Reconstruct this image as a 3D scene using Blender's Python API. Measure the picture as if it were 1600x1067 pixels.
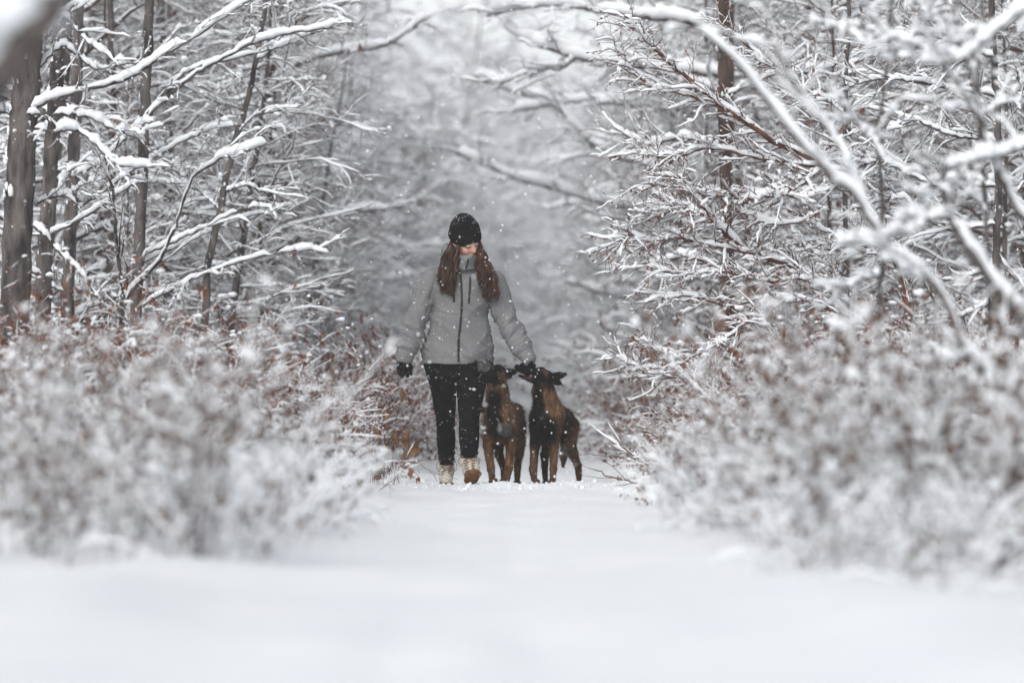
import bpy, math, time
import numpy as np
from mathutils import Vector, Matrix

T0 = time.time()
scene = bpy.context.scene
for o in list(bpy.data.objects):
    bpy.data.objects.remove(o)
COL = scene.collection

# ------------------------------------------------------------------ camera
CAM_Z = 0.48
FPX = 6000.0            # focal length in photo pixels (1600 wide)
HORIZON = 640.0
cam_d = bpy.data.cameras.new("camera")
cam = bpy.data.objects.new("camera", cam_d)
COL.objects.link(cam)
cam.location = (0, 0, CAM_Z)
cam.rotation_euler = (math.radians(90) + math.atan((HORIZON - 533.5) / FPX), 0, 0)
cam_d.sensor_width = 36.0
cam_d.lens = 135.0
cam_d.clip_start = 0.1
cam_d.clip_end = 1500.0
cam_d.dof.use_dof = True
cam_d.dof.focus_distance = 24.35
cam_d.dof.aperture_fstop = 1.75
scene.camera = cam

# ------------------------------------------------------------------ world, sun, exposure
world = bpy.data.worlds.new("World")
scene.world = world
world.use_nodes = True
wn = world.node_tree.nodes
wl = world.node_tree.links
for n in list(wn):
    wn.remove(n)
w_out = wn.new("ShaderNodeOutputWorld")
w_bg = wn.new("ShaderNodeBackground")
w_sky = wn.new("ShaderNodeTexSky")
w_sky.sky_type = 'NISHITA'
w_sky.sun_disc = False
SUN_EL, SUN_AZ = math.radians(36), math.radians(205)
w_sky.sun_elevation = SUN_EL
w_sky.sun_rotation = SUN_AZ
w_sky.air_density = 1.0
w_sky.dust_density = 1.5
w_hsv = wn.new("ShaderNodeHueSaturation")       # overcast: the blue is veiled by cloud
w_hsv.inputs["Saturation"].default_value = 0.16
w_bg.inputs["Strength"].default_value = 0.15
wl.new(w_sky.outputs[0], w_hsv.inputs["Color"])
wl.new(w_hsv.outputs[0], w_bg.inputs["Color"])
wl.new(w_bg.outputs[0], w_out.inputs["Surface"])

sun_d = bpy.data.lights.new("sun", 'SUN')
sun_d.energy = 1.5
sun_d.angle = math.radians(60)
sun_d.color = (1.0, 0.98, 0.95)
sun = bpy.data.objects.new("sun", sun_d)
COL.objects.link(sun)
sdir = Vector((math.sin(SUN_AZ) * math.cos(SUN_EL), math.cos(SUN_AZ) * math.cos(SUN_EL), math.sin(SUN_EL)))
sun.rotation_euler = sdir.to_track_quat('Z', 'Y').to_euler()
sun.location = (0, 20, 30)

scene.view_settings.view_transform = 'Standard'
scene.view_settings.look = 'None'
scene.view_settings.gamma = 1.0
scene.view_settings.use_curve_mapping = False
scene.view_settings.exposure = 0.27
scene.cycles.use_denoising = True
scene.cycles.use_adaptive_sampling = True
scene.cycles.adaptive_threshold = 0.03
scene.cycles.max_bounces = 3
scene.cycles.diffuse_bounces = 3
scene.cycles.volume_bounces = 0
scene.cycles.sample_clamp_indirect = 6.0

# ------------------------------------------------------------------ helpers
def P(px, py, Y):
    """point of the place at depth Y that the photograph shows at (px, py)"""
    s = Y / FPX
    return np.array([(px - 800.0) * s, Y, CAM_Z + (HORIZON - py) * s])

def nrm(v):
    return v / (np.linalg.norm(v, axis=-1, keepdims=True) + 1e-9)

def raw_mesh(name, V, F4=None, F3=None, mat=None, smooth=True, col=None):
    me = bpy.data.meshes.new(name)
    V = np.asarray(V, dtype=np.float32).reshape(-1, 3)
    F4 = np.zeros((0, 4), int) if F4 is None else np.asarray(F4, dtype=np.int32).reshape(-1, 4)
    F3 = np.zeros((0, 3), int) if F3 is None else np.asarray(F3, dtype=np.int32).reshape(-1, 3)
    me.vertices.add(len(V))
    me.vertices.foreach_set("co", V.ravel())
    loops = np.concatenate([F4.ravel(), F3.ravel()]).astype(np.int32)
    me.loops.add(len(loops))
    me.loops.foreach_set("vertex_index", loops)
    npoly = len(F4) + len(F3)
    me.polygons.add(npoly)
    start = np.concatenate([np.arange(len(F4)) * 4, len(F4) * 4 + np.arange(len(F3)) * 3]).astype(np.int32)
    me.polygons.foreach_set("loop_start", start)
    me.update(calc_edges=True)
    if smooth:
        me.polygons.foreach_set("use_smooth", np.ones(npoly, dtype=bool))
    if col is not None:
        ca = me.color_attributes.new("coat", 'FLOAT_COLOR', 'POINT')
        c4 = np.ones((len(V), 4), dtype=np.float32)
        c4[:, :3] = col
        ca.data.foreach_set("color", c4.ravel())
    if mat is not None:
        me.materials.append(mat)
    return me

class Geo:
    """collects vertices and faces for one mesh"""
    def __init__(s):
        s.V, s.F4, s.F3, s.n = [], [], [], 0
    def add(s, V, F4=None, F3=None):
        V = np.asarray(V, dtype=np.float32).reshape(-1, 3)
        if len(V) == 0:
            return
        s.V.append(V)
        if F4 is not None and len(F4):
            s.F4.append(np.asarray(F4).reshape(-1, 4) + s.n)
        if F3 is not None and len(F3):
            s.F3.append(np.asarray(F3).reshape(-1, 3) + s.n)
        s.n += len(V)
    def mesh(s, name, mat, smooth=True):
        V = np.concatenate(s.V) if s.V else np.zeros((0, 3))
        return raw_mesh(name, V, np.concatenate(s.F4) if s.F4 else None,
                        np.concatenate(s.F3) if s.F3 else None, mat, smooth)

def link(name, data, parent=None, **props):
    o = bpy.data.objects.new(name, data)
    COL.objects.link(o)
    if parent is not None:
        o.parent = parent
    for k, v in props.items():
        o[k] = v
    return o

def thing(name, label, category, loc=(0, 0, 0), rotz=0.0, scale=1.0, group=None):
    o = link(name, None)
    o.empty_display_size = 0.1
    o.location = loc
    o.rotation_euler = (0, 0, rotz)
    o.scale = (scale, scale, scale)
    o["label"] = label
    o["category"] = category
    if group:
        o["group"] = group
    return o

def child_world(name, me, parent, **props):
    """child whose mesh is given in world coordinates under an unrotated, unscaled parent Empty or part"""
    o = link(name, me, parent, **props)
    off = Vector((0, 0, 0))
    p = parent
    while p is not None:
        off += Vector(p.location)
        p = p.parent
    o.location = -off
    return o

# tubes for a batch of polylines, points Pn (N,K,3), radii Rn (N,K)
def frames(Pn):
    D = np.empty_like(Pn)
    D[:, 1:-1] = Pn[:, 2:] - Pn[:, :-2]
    D[:, 0] = Pn[:, 1] - Pn[:, 0]
    D[:, -1] = Pn[:, -1] - Pn[:, -2]
    D = nrm(D)
    up = np.zeros_like(D); up[..., 2] = 1
    S = np.cross(D, up)
    bad = np.linalg.norm(S, axis=-1) < 0.12
    alt = np.zeros_like(D); alt[..., 0] = 1
    S = np.where(bad[..., None], np.cross(D, np.cross(alt, D)), S)
    S = nrm(S)
    U = np.cross(S, D)
    return D, S, U

def ring_faces(N, K, n):
    base = (np.arange(N) * K * n)[:, None, None]
    k = (np.arange(K - 1) * n)[None, :, None]
    j = np.arange(n)[None, None, :]
    j2 = (j + 1) % n
    a = base + k + j
    b = base + k + j2
    return np.stack([a, b, b + n, a + n], axis=-1).reshape(-1, 4)

def tubes(g, Pn, Rn, n=5):
    if len(Pn) == 0:
        return
    N, K, _ = Pn.shape
    D, S, U = frames(Pn)
    a = np.linspace(0, 2 * np.pi, n, endpoint=False)
    V = (Pn[:, :, None] + Rn[:, :, None, None] * (np.cos(a)[:, None] * S[:, :, None] + np.sin(a)[:, None] * U[:, :, None]))
    g.add(V.reshape(-1, 3), ring_faces(N, K, n))

SNOW_A = np.radians([0, 52, 90, 128, 180, 270])
def snow_on(g, Pn, Rn, thick, rng, gap=0.3, n=6, steep=1.4):
    """loaf of fresh snow lying along the upper side of every branch of the batch"""
    if len(Pn) == 0:
        return
    N, K, _ = Pn.shape
    D, S, U = frames(Pn)
    hor = np.sqrt(np.clip(1 - D[..., 2] ** 2, 0, 1)) ** (steep * 2)
    lo = rng.random((N, K))
    sm = lo.copy()
    sm[:, 1:-1] = 0.25 * lo[:, :-2] + 0.5 * lo[:, 1:-1] + 0.25 * lo[:, 2:]
    if K > 20:
        for _ in range(2):
            sm[:, 1:-1] = (sm[:, :-2] + sm[:, 1:-1] + sm[:, 2:]) / 3
        sm = 0.5 + (sm - 0.5) * 2.2
    m = np.clip((sm - gap) / 0.22, 0, 1)
    m[:, 0] *= 0.3
    m[:, -1] *= 0.25
    vr = rng.random((N, K + 4))
    win = 2 if K < 12 else 5
    vr = sum(vr[:, i:i + K] for i in range(win)) / win
    s = thick * hor * m * np.clip(0.35 + 1.3 * vr, 0.3, 1.6)
    act = s.max(axis=1) > 0.002
    if not act.any():
        return
    Pn, Rn, S, U, s = Pn[act], Rn[act], S[act], U[act], s[act]
    N = len(Pn)
    Z = np.array([0, 0, 1.0])
    Up = nrm(0.35 * U + 0.65 * Z)
    w = np.where(s > 0.002, Rn * 0.95 + 0.42 * s, Rn * 0.4)
    lat = (rng.random((N, K)) - 0.5) * 0.35 * s
    C = Pn + Up * (0.30 * s)[..., None] + S * lat[..., None]
    A = SNOW_A if n >= 6 else np.radians([0, 90, 180, 270])
    ca, sa = np.cos(A), np.sin(A)
    vert = np.where(sa < 0, 0.30, 0.72)
    jit = 1 + 0.34 * (rng.random((N, K, len(A))) - 0.5)
    V = C[:, :, None] + jit[..., None] * ((w[..., None] * ca)[..., None] * S[:, :, None] +
        ((np.where(s > 0.002, s, Rn * 0.4)[..., None]) * sa * vert)[..., None] * Up[:, :, None])
    g.add(V.reshape(-1, 3), ring_faces(N, K, len(A)))

_t = (1 + 5 ** 0.5) / 2
ICO_V = nrm(np.array([[-1, _t, 0], [1, _t, 0], [-1, -_t, 0], [1, -_t, 0], [0, -1, _t], [0, 1, _t], [0, -1, -_t], [0, 1, -_t],
                      [_t, 0, -1], [_t, 0, 1], [-_t, 0, -1], [-_t, 0, 1]], float))
ICO_F = np.array([[0, 11, 5], [0, 5, 1], [0, 1, 7], [0, 7, 10], [0, 10, 11], [1, 5, 9], [5, 11, 4], [11, 10, 2], [10, 7, 6], [7, 1, 8],
                  [3, 9, 4], [3, 4, 2], [3, 2, 6], [3, 6, 8], [3, 8, 9], [4, 9, 5], [2, 4, 11], [6, 2, 10], [8, 6, 7], [9, 8, 1]])
OCT_V = np.array([[1, 0, 0], [-1, 0, 0], [0, 1, 0], [0, -1, 0], [0, 0, 1], [0, 0, -1]], float)
OCT_F = np.array([[0, 2, 4], [2, 1, 4], [1, 3, 4], [3, 0, 4], [2, 0, 5], [1, 2, 5], [3, 1, 5], [0, 3, 5]])

def blobs(g, C, size, rng, flat=0.7, ico=True, jitter=0.4):
    """irregular lumps at points C; size is (N,) radius"""
    if len(C) == 0:
        return
    BV, BF = (ICO_V, ICO_F) if ico else (OCT_V, OCT_F)
    N = len(C)
    sc = np.stack([size * (0.5 + 1.2 * rng.random(N)), size * (0.5 + 1.2 * rng.random(N)), size * flat * (0.5 + 0.9 * rng.random(N))], axis=-1)
    if ico and jitter > 0:
        jitter = 0.9
    V = C[:, None] + BV[None] * sc[:, None] * (1 + jitter * (rng.random((N, len(BV), 1)) - 0.5))
    F = BF[None] + (np.arange(N) * len(BV))[:, None, None]
    g.add(V.reshape(-1, 3), None, F.reshape(-1, 3))

def leaves(g, C, size, rng, hang=0.8):
    """dry folded leaves hanging from points C"""
    N = len(C)
    if N == 0:
        return
    d = rng.normal(size=(N, 3)) * 0.55
    d[:, 2] -= hang
    d = nrm(d)
    s = nrm(np.cross(d, rng.normal(size=(N, 3))))
    u = np.cross(s, d)
    L = (size * (0.6 + 0.8 * rng.random(N)))[:, None]
    W = L * (0.2 + 0.2 * rng.random((N, 1)))
    curl = L * (rng.random((N, 1)) - 0.3) * 0.5
    v0 = C
    v1 = C + d * L * 0.45 + s * W + u * curl * 0.5
    v2 = C + d * L + u * curl
    v3 = C + d * L * 0.5 - s * W + u * curl * 0.6
    v4 = C + d * L * 0.5 - u * W * 0.4
    V = np.stack([v0, v1, v2, v3, v4], axis=1)
    F = np.array([[0, 1, 4], [1, 2, 4], [2, 3, 4], [3, 0, 4]])[None] + (np.arange(N) * 5)[:, None, None]
    g.add(V.reshape(-1, 3), None, F.reshape(-1, 3))

def grow(start, d, length, K, rng, wig=0.15, bend=0.0):
    """wandering polylines; bend > 0 turns up along the way, < 0 lets them droop"""
    N = len(start)
    Pn = np.empty((N, K, 3))
    Pn[:, 0] = start
    d = nrm(d.copy())
    step = (np.asarray(length) / (K - 1)).reshape(N, 1)
    for k in range(1, K):
        d = d + rng.normal(size=(N, 3)) * wig
        d[:, 2] += bend
        d = nrm(d)
        Pn[:, k] = Pn[:, k - 1] + d * step
    return Pn

def offshoots(Pn, Rn, per, rng, t0=0.15, t1=0.98, ang=(0.5, 1.1), lift=0.1, flat=0.6):
    """start points, directions and radii of side shoots along a batch of polylines"""
    N, K, _ = Pn.shape
    n = N * per
    idx = np.repeat(np.arange(N), per)
    t = t0 + (t1 - t0) * ((np.tile(np.arange(per), N) + rng.random(n)) / per)
    f = t * (K - 1)
    k = np.clip(f.astype(int), 0, K - 2)
    fr = (f - k)[:, None]
    p = Pn[idx, k] * (1 - fr) + Pn[idx, k + 1] * fr
    r = Rn[idx, k] * (1 - fr[:, 0]) + Rn[idx, k + 1] * fr[:, 0]
    d = nrm(Pn[idx, k + 1] - Pn[idx, k])
    up = np.zeros_like(d); up[:, 2] = 1
    side = np.cross(d, up)
    side = np.where(np.linalg.norm(side, axis=1, keepdims=True) < 0.2, nrm(rng.normal(size=(n, 3))), nrm(side))
    sgn = np.where((np.arange(n) + rng.integers(0, 2, n)) % 2 == 0, 1, -1)[:, None]
    rnd = nrm(np.cross(d, rng.normal(size=(n, 3))))
    lat = nrm(side * sgn * flat + rnd * (1 - flat) + up * lift)
    a = (ang[0] + (ang[1] - ang[0]) * rng.random(n))[:, None]
    return p, nrm(d * np.cos(a) + lat * np.sin(a)), r, t, idx

def taper(r0, r1, K):
    t = np.linspace(0, 1, K)[None, :]
    return np.asarray(r0).reshape(-1, 1) * (1 - t) + np.asarray(r1).reshape(-1, 1) * t

def smooth_path(pts, K, rng=None, wob=0.0):
    """Catmull-Rom through the control points, resampled to K points"""
    pts = np.asarray(pts, float)
    n = len(pts)
    ext = np.vstack([2 * pts[0] - pts[1], pts, 2 * pts[-1] - pts[-2]])
    f = np.linspace(0, n - 1, K)
    i = np.clip(f.astype(int), 0, n - 2)
    t = (f - i)[:, None]
    p0, p1, p2, p3 = ext[i], ext[i + 1], ext[i + 2], ext[i + 3]
    q = 0.5 * (2 * p1 + (p2 - p0) * t + (2 * p0 - 5 * p1 + 4 * p2 - p3) * t ** 2 + (3 * p1 - p0 - 3 * p2 + p3) * t ** 3)
    if rng is not None and wob > 0:
        w = rng.normal(size=(K, 3)) * wob
        w[0] = 0; w[-1] = 0
        q = q + w
    return q

# ------------------------------------------------------------------ materials
def new_mat(name):
    m = bpy.data.materials.new(name)
    m.use_nodes = True
    nt = m.node_tree
    b = nt.nodes["Principled BSDF"]
    return m, nt, b

def noise_mat(name, c0, c1, scale=20.0, rough=0.85, bump=0.0, bscale=None, detail=5.0, stretch=None, spec=0.2, ramp=(0.35, 0.68), coords="Object", sheen=0.0):
    m, nt, b = new_mat(name)
    tc = nt.nodes.new("ShaderNodeTexCoord")
    mp = nt.nodes.new("ShaderNodeMapping")
    nt.links.new(tc.outputs[coords], mp.inputs[0])
    if stretch:
        mp.inputs["Scale"].default_value = stretch
    nz = nt.nodes.new("ShaderNodeTexNoise")
    nz.inputs["Scale"].default_value = scale
    nz.inputs["Detail"].default_value = detail
    nt.links.new(mp.outputs[0], nz.inputs["Vector"])
    cr = nt.nodes.new("ShaderNodeValToRGB")
    cr.color_ramp.elements[0].color = (*c0, 1)
    cr.color_ramp.elements[1].color = (*c1, 1)
    cr.color_ramp.elements[0].position = ramp[0]
    cr.color_ramp.elements[1].position = ramp[1]
    nt.links.new(nz.outputs["Fac"], cr.inputs[0])
    nt.links.new(cr.outputs[0], b.inputs["Base Color"])
    b.inputs["Roughness"].default_value = rough
    b.inputs["Specular IOR Level"].default_value = spec
    if sheen:
        b.inputs["Sheen Weight"].default_value = sheen
    if bump:
        nb = nt.nodes.new("ShaderNodeTexNoise")
        nb.inputs["Scale"].default_value = bscale or scale * 2
        nb.inputs["Detail"].default_value = 4
        nt.links.new(mp.outputs[0], nb.inputs["Vector"])
        bp = nt.nodes.new("ShaderNodeBump")
        bp.inputs["Strength"].default_value = bump
        bp.inputs["Distance"].default_value = 0.02
        nt.links.new(nb.outputs["Fac"], bp.inputs["Height"])
        nt.links.new(bp.outputs[0], b.inputs["Normal"])
    return m

M_SNOW = noise_mat("fresh_snow", (0.82, 0.845, 0.875), (0.87, 0.885, 0.905), 6.0, 0.75, bump=0.25, bscale=60, spec=0.15)
M_GROUND = noise_mat("snow_ground", (0.82, 0.845, 0.875), (0.87, 0.885, 0.905), 2.0, 0.7, bump=0.35, bscale=28, spec=0.15)
M_BARK = noise_mat("grey_brown_bark", (0.030, 0.026, 0.025), (0.16, 0.14, 0.132), 16.0, 0.95, bump=1.0, bscale=45, stretch=(1, 1, 0.3), detail=8)
M_BARK2 = noise_mat("red_brown_bark", (0.034, 0.024, 0.020), (0.105, 0.070, 0.056), 9.0, 0.95, bump=0.6, bscale=40, stretch=(1, 1, 0.4))
M_TWIG = noise_mat("twig_bark", (0.032, 0.020, 0.016), (0.105, 0.066, 0.052), 14.0, 0.9)
M_TWIG_RED = noise_mat("reddish_twig_bark", (0.055, 0.024, 0.017), (0.17, 0.076, 0.050), 14.0, 0.9)
M_LEAF = noise_mat("dry_brown_leaf", (0.08, 0.026, 0.016), (0.25, 0.095, 0.052), 30.0, 0.8)
M_LEAF_TAN = noise_mat("dry_tan_leaf", (0.12, 0.06, 0.028), (0.30, 0.17, 0.085), 30.0, 0.8)
M_LEAF_GREY = noise_mat("weathered_leaf", (0.05, 0.030, 0.023), (0.17, 0.105, 0.078), 30.0, 0.85)
M_FLAKE = noise_mat("snowflake", (0.86, 0.87, 0.89), (0.9, 0.9, 0.91), 5.0, 0.7)

# ------------------------------------------------------------------ ground
_lat = np.random.default_rng(5).random((64, 64))
def n2(x, y, f):
    x = np.asarray(x, float) * f + 17.3; y = np.asarray(y, float) * f + 9.1
    i = np.floor(x).astype(int); j = np.floor(y).astype(int)
    u = x - i; v = y - j
    u = u * u * (3 - 2 * u); v = v * v * (3 - 2 * v)
    a = _lat[i % 64, j % 64]; b = _lat[(i + 1) % 64, j % 64]
    c = _lat[i % 64, (j + 1) % 64]; d = _lat[(i + 1) % 64, (j + 1) % 64]
    return (a * (1 - u) + b * u) * (1 - v) + (c * (1 - u) + d * u) * v - 0.5

def ground_z(x, y):
    x = np.asarray(x, float); y = np.asarray(y, float)
    off = np.abs(x + 0.06 * np.sin(y * 0.21))
    bank = np.clip((off - 0.85) / 1.6, 0, 1)
    bank = bank * bank * (3 - 2 * bank)
    z = 0.10 * bank + 0.28 * bank * n2(x, y, 0.33) + 0.07 * bank * n2(x, y, 1.3)
    z = z + 0.05 * n2(x, y, 0.5) * np.clip(np.abs(y - 24.2) / 3, 0, 1)
    z = z + 0.035 * n2(x * 1.0, y * 0.6, 2.4) * np.clip(np.abs(y - 24.4) / 1.5, 0.25, 1)
    near = np.exp(-((y - 24.0) / 0.9) ** 2)
    z = z + 0.022 * n2(x, y, 7.0) * (0.5 + near) + 0.03 * n2(x, y, 3.1) * near
    z = z + 0.030 * np.exp(-((y - 23.72) / 0.25) ** 2) * (1 + 1.4 * n2(x, y, 5.0)) + 0.06 * np.exp(-((off - 1.0) / 0.28) ** 2) * (0.6 + 1.6 * n2(x, y, 1.7))
    z = z - 0.012 + 0.010 * near + 0.016 * n2(x, y, 13.0) * near
    # a trodden line of old, half filled prints down the path
    for k in range(26):
        fy = 7.5 + k * 0.62
        if abs(fy - 24.3) < 0.6:
            continue
        fx = -0.12 + (0.13 if k % 2 else -0.13) + 0.04 * math.sin(k * 1.7)
        z = z - 0.028 * np.exp(-(((x - fx) / 0.085) ** 2 + ((y - fy) / 0.17) ** 2))
    return z

def axis(lo, hi, dl, dh, step, gro):
    a = list(np.arange(dl, dh + 1e-6, step))
    s, v = step, dl
    left = []
    while v > lo:
        s *= gro; v -= s; left.append(v)
    s, v = step, a[-1]
    right = []
    while v < hi:
        s *= gro; v += s; right.append(v)
    return np.array(left[::-1] + a + right)

gx = axis(-320, 320, -1.5, 1.5, 0.04, 1.08)
gy = axis(-12, 420, 22.6, 25.6, 0.04, 1.04)
GX, GY = np.meshgrid(gx, gy, indexing='ij')
GZ = ground_z(GX, GY)
nx, ny = GX.shape
ii = np.arange(nx - 1)[:, None] * ny + np.arange(ny - 1)[None, :]
GF = np.stack([ii, ii + ny, ii + ny + 1, ii + 1], axis=-1).reshape(-1, 4)
link("ground", raw_mesh("ground", np.stack([GX, GY, GZ], -1).reshape(-1, 3), GF, None, M_GROUND), kind="structure")

# ------------------------------------------------------------------ tree kinds shared by the wood
def tree_kind(seed, H, r0, n1, zmin, l1, elev, bend1, per2, per3, lean=0.02, wig=0.14, snow=(0.040, 0.025, 0.017), red=False, leafy=0,
              bias=None, clumps=160, gap=0.36, steep=1.1, len2=(0.3, 0.6), len3=(0.10, 0.34), bare3=0.6):
    rng = np.random.default_rng(seed)
    d = np.array([[rng.normal() * lean, rng.normal() * lean, 1.0]])
    trunk = grow(np.array([[0, 0, -0.25]]), d, [H], 18, rng, 0.035, 0.04)
    Rt = taper([r0], [r0 * 0.15], 18)
    p, _, r, t, _ = offshoots(trunk, Rt, n1, rng, zmin / H, 0.97)
    az = np.arange(n1) * 2.4 + rng.random(n1) * 0.9
    if bias is not None:
        m = rng.random(n1) < 0.6
        az = np.where(m, bias + rng.normal(size=n1) * 0.5, az)
    el = elev + rng.normal(size=n1) * 0.22
    d1 = np.stack([np.cos(az) * np.cos(el), np.sin(az) * np.cos(el), np.sin(el)], -1)
    L1 = l1 * (1 - 0.55 * t) * (0.55 + 0.7 * rng.random(n1))
    B1 = grow(p, d1, L1, 10, rng, wig, bend1)
    R1 = taper(np.clip(r * 0.38, 0.006, 0.03), np.full(n1, 0.003), 10)
    p, d2, r, t, idx = offshoots(B1, R1, per2, rng, 0.12, 0.98, (0.5, 1.1), 0.08)
    L2 = L1[idx] * (1.05 - 0.7 * t) * (len2[0] + (len2[1] - len2[0]) * rng.random(len(p))) + 0.06
    B2 = grow(p, d2, L2, 7, rng, wig * 1.2, bend1 * 0.6)
    R2 = taper(np.clip(r * 0.6, 0.0028, 0.012), np.full(len(p), 0.0018), 7)
    p, d3, r, t, idx = offshoots(B2, R2, per3, rng, 0.1, 0.98, (0.5, 1.2), 0.06)
    L3 = len3[0] + (len3[1] - len3[0]) * rng.random(len(p))
    B3 = grow(p, d3, L3, 5, rng, 0.2, bend1 * 0.5)
    R3 = taper(np.full(len(p), 0.0026), np.full(len(p), 0.0012), 5)
    on3 = rng.random(len(p)) > bare3
    gt, gc, gs, gl = Geo(), Geo(), Geo(), Geo()
    tubes(gt, trunk, Rt, 10)
    tubes(gc, B1, R1, 5); tubes(gc, B2, R2, 4); tubes(gc, B3, R3, 3)
    snow_on(gs, B1, R1, snow[0], rng, gap - 0.26, steep=steep)
    snow_on(gs, B2, R2, snow[1], rng, gap, steep=steep)
    snow_on(gs, B3[on3], R3[on3], snow[2], rng, gap, n=4, steep=steep)
    if clumps:
        q = B2.reshape(-1, 3)[rng.integers(0, B2.shape[0] * 7, clumps)] + [0, 0, 0.01]
        blobs(gs, q, 0.009 + 0.026 * rng.random(clumps) ** 2, rng, 0.75)
    kind = {"trunk": gt.mesh("trunk", M_BARK2 if red else M_BARK), "crown": gc.mesh("crown", M_TWIG_RED if red else M_TWIG),
            "snow": gs.mesh("snow", M_SNOW)}
    if leafy:
        q = B3[rng.integers(0, len(B3), leafy), rng.integers(1, 5, leafy)]
        leaves(gl, q, 0.045, rng)
        kind["dead_leaves"] = gl.mesh("dead_leaves", M_LEAF)
    return kind

def place_tree(kind, name, label, cat, loc, rotz, scale, group):
    t = thing(name, label, cat, loc, rotz, scale, group)
    if "trunk" in kind:
        link("trunk", kind["trunk"], t)
    c = link("crown", kind["crown"], t)
    link("snow", kind["snow"], c, kind="stuff")
    if "dead_leaves" in kind:
        link("dead_leaves", kind["dead_leaves"], c, kind="stuff")
    return t

# bushes without trunk: many stems from one base
def bush_kind(seed, nst, H, spread, per, per2, leaf_n, leaf_size, snow, arch=-0.05, red=True, clumps=60, leaf_mat=None, stem_r=0.0032, gap=0.36, caps=0.0, hang=0.8, twig_len=(0.10, 0.22), steep=1.0):
    rng = np.random.default_rng(seed)
    az = rng.random(nst) * 6.283
    rad = spread * 0.25 * rng.random(nst)
    st = np.stack([np.cos(az) * rad, np.sin(az) * rad, np.full(nst, -0.12)], -1)
    tilt = np.abs(rng.normal(size=nst)) * spread
    d = np.stack([np.cos(az) * tilt, np.sin(az) * tilt, np.ones(nst)], -1)
    L = H * (0.55 + 0.5 * rng.random(nst)) + 0.12
    B1 = grow(st, d, L, 12, rng, 0.07, arch)
    R1 = taper(np.full(nst, stem_r) * (0.7 + 0.6 * rng.random(nst)), np.full(nst, stem_r * 0.4), 12)
    p, d2, r, t, idx = offshoots(B1, R1, per, rng, 0.3, 0.99, (0.4, 1.1), 0.15, 0.3)
    L2 = H * (twig_len[0] + twig_len[1] * rng.random(len(p)))
    B2 = grow(p, d2, L2, 6, rng, 0.13, arch * 0.8)
    R2 = taper(r * 0.6, np.full(len(p), 0.001), 6)
    gc, gs, gl = Geo(), Geo(), Geo()
    tubes(gc, B1, R1, 4); tubes(gc, B2, R2, 3)
    snow_on(gs, B1, R1, snow, rng, gap, steep=steep)
    snow_on(gs, B2, R2, snow * 0.85, rng, gap, steep=steep * 0.8)
    pts = B2.reshape(-1, 3)
    if per2:
        p, d3, r, t, idx = offshoots(B2, R2, per2, rng, 0.2, 0.99, (0.4, 1.1), 0.1, 0.3)
        B3 = grow(p, d3, 0.04 + 0.09 * rng.random(len(p)), 4, rng, 0.18, -0.03)
        R3 = taper(np.full(len(p), 0.0013), np.full(len(p), 0.0008), 4)
        tubes(gc, B3, R3, 3)
        snow_on(gs, B3, R3, snow * 0.6, rng, gap, steep=0.8)
        pts = np.concatenate([pts, B3.reshape(-1, 3)])
    if clumps:
        q = pts[rng.integers(0, len(pts), clumps)] + [0, 0, 0.008]
        blobs(gs, q, 0.008 + 0.020 * rng.random(clumps) ** 2, rng, 0.8)
    if caps:
        q = B1[:, -1] + [0, 0, 0.0]
        blobs(gs, q, caps * (0.5 + 0.8 * rng.random(nst)), rng, 0.8)
        q = B1[:, -2]
        blobs(gs, q, caps * (0.3 + 0.7 * rng.random(nst)), rng, 0.9)
    kind = {"crown": gc.mesh("crown", M_TWIG_RED if red else M_TWIG), "snow": gs.mesh("snow", M_SNOW)}
    if leaf_n:
        q = pts[rng.integers(0, len(pts), leaf_n)]
        leaves(gl, q, leaf_size, rng, hang)
        kind["dead_leaves"] = gl.mesh("dead_leaves", leaf_mat or M_LEAF)
    return kind

R = np.random.default_rng(11)

K_SLENDER = tree_kind(101, 7.6, 0.075, 60, 0.5, 2.3, 0.35, -0.02, 9, 5, clumps=800)
K_DENSE = tree_kind(102, 6.6, 0.06, 80, 0.25, 1.9, 0.25, -0.03, 9, 5, clumps=900)
K_DROOP = tree_kind(103, 7.4, 0.085, 55, 0.7, 3.0, 0.2, -0.06, 9, 5, red=True, clumps=600)
K_OPEN = tree_kind(104, 8.4, 0.095, 40, 1.4, 2.8, 0.45, -0.01, 8, 5, clumps=400)
K_FAR = tree_kind(107, 7.5, 0.06, 66, 0.2, 2.2, 0.3, -0.03, 8, 3, clumps=700, snow=(0.06, 0.046, 0.036), gap=0.2, bare3=0.15)
K_FAR2 = tree_kind(108, 7.0, 0.05, 60, 0.2, 2.6, 0.15, -0.06, 8, 3, clumps=700, snow=(0.06, 0.046, 0.036), gap=0.2, bare3=0.15)
K_SAPLING = tree_kind(105, 4.2, 0.022, 46, 0.15, 1.25, 0.5, -0.04, 6, 5, wig=0.17, leafy=250, red=True, clumps=120, snow=(0.034, 0.028, 0.02))
K_YOUNG = tree_kind(106, 5.5, 0.03, 54, 0.2, 1.5, 0.4, -0.05, 6, 5, wig=0.17, clumps=220, snow=(0.036, 0.03, 0.022))

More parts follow.
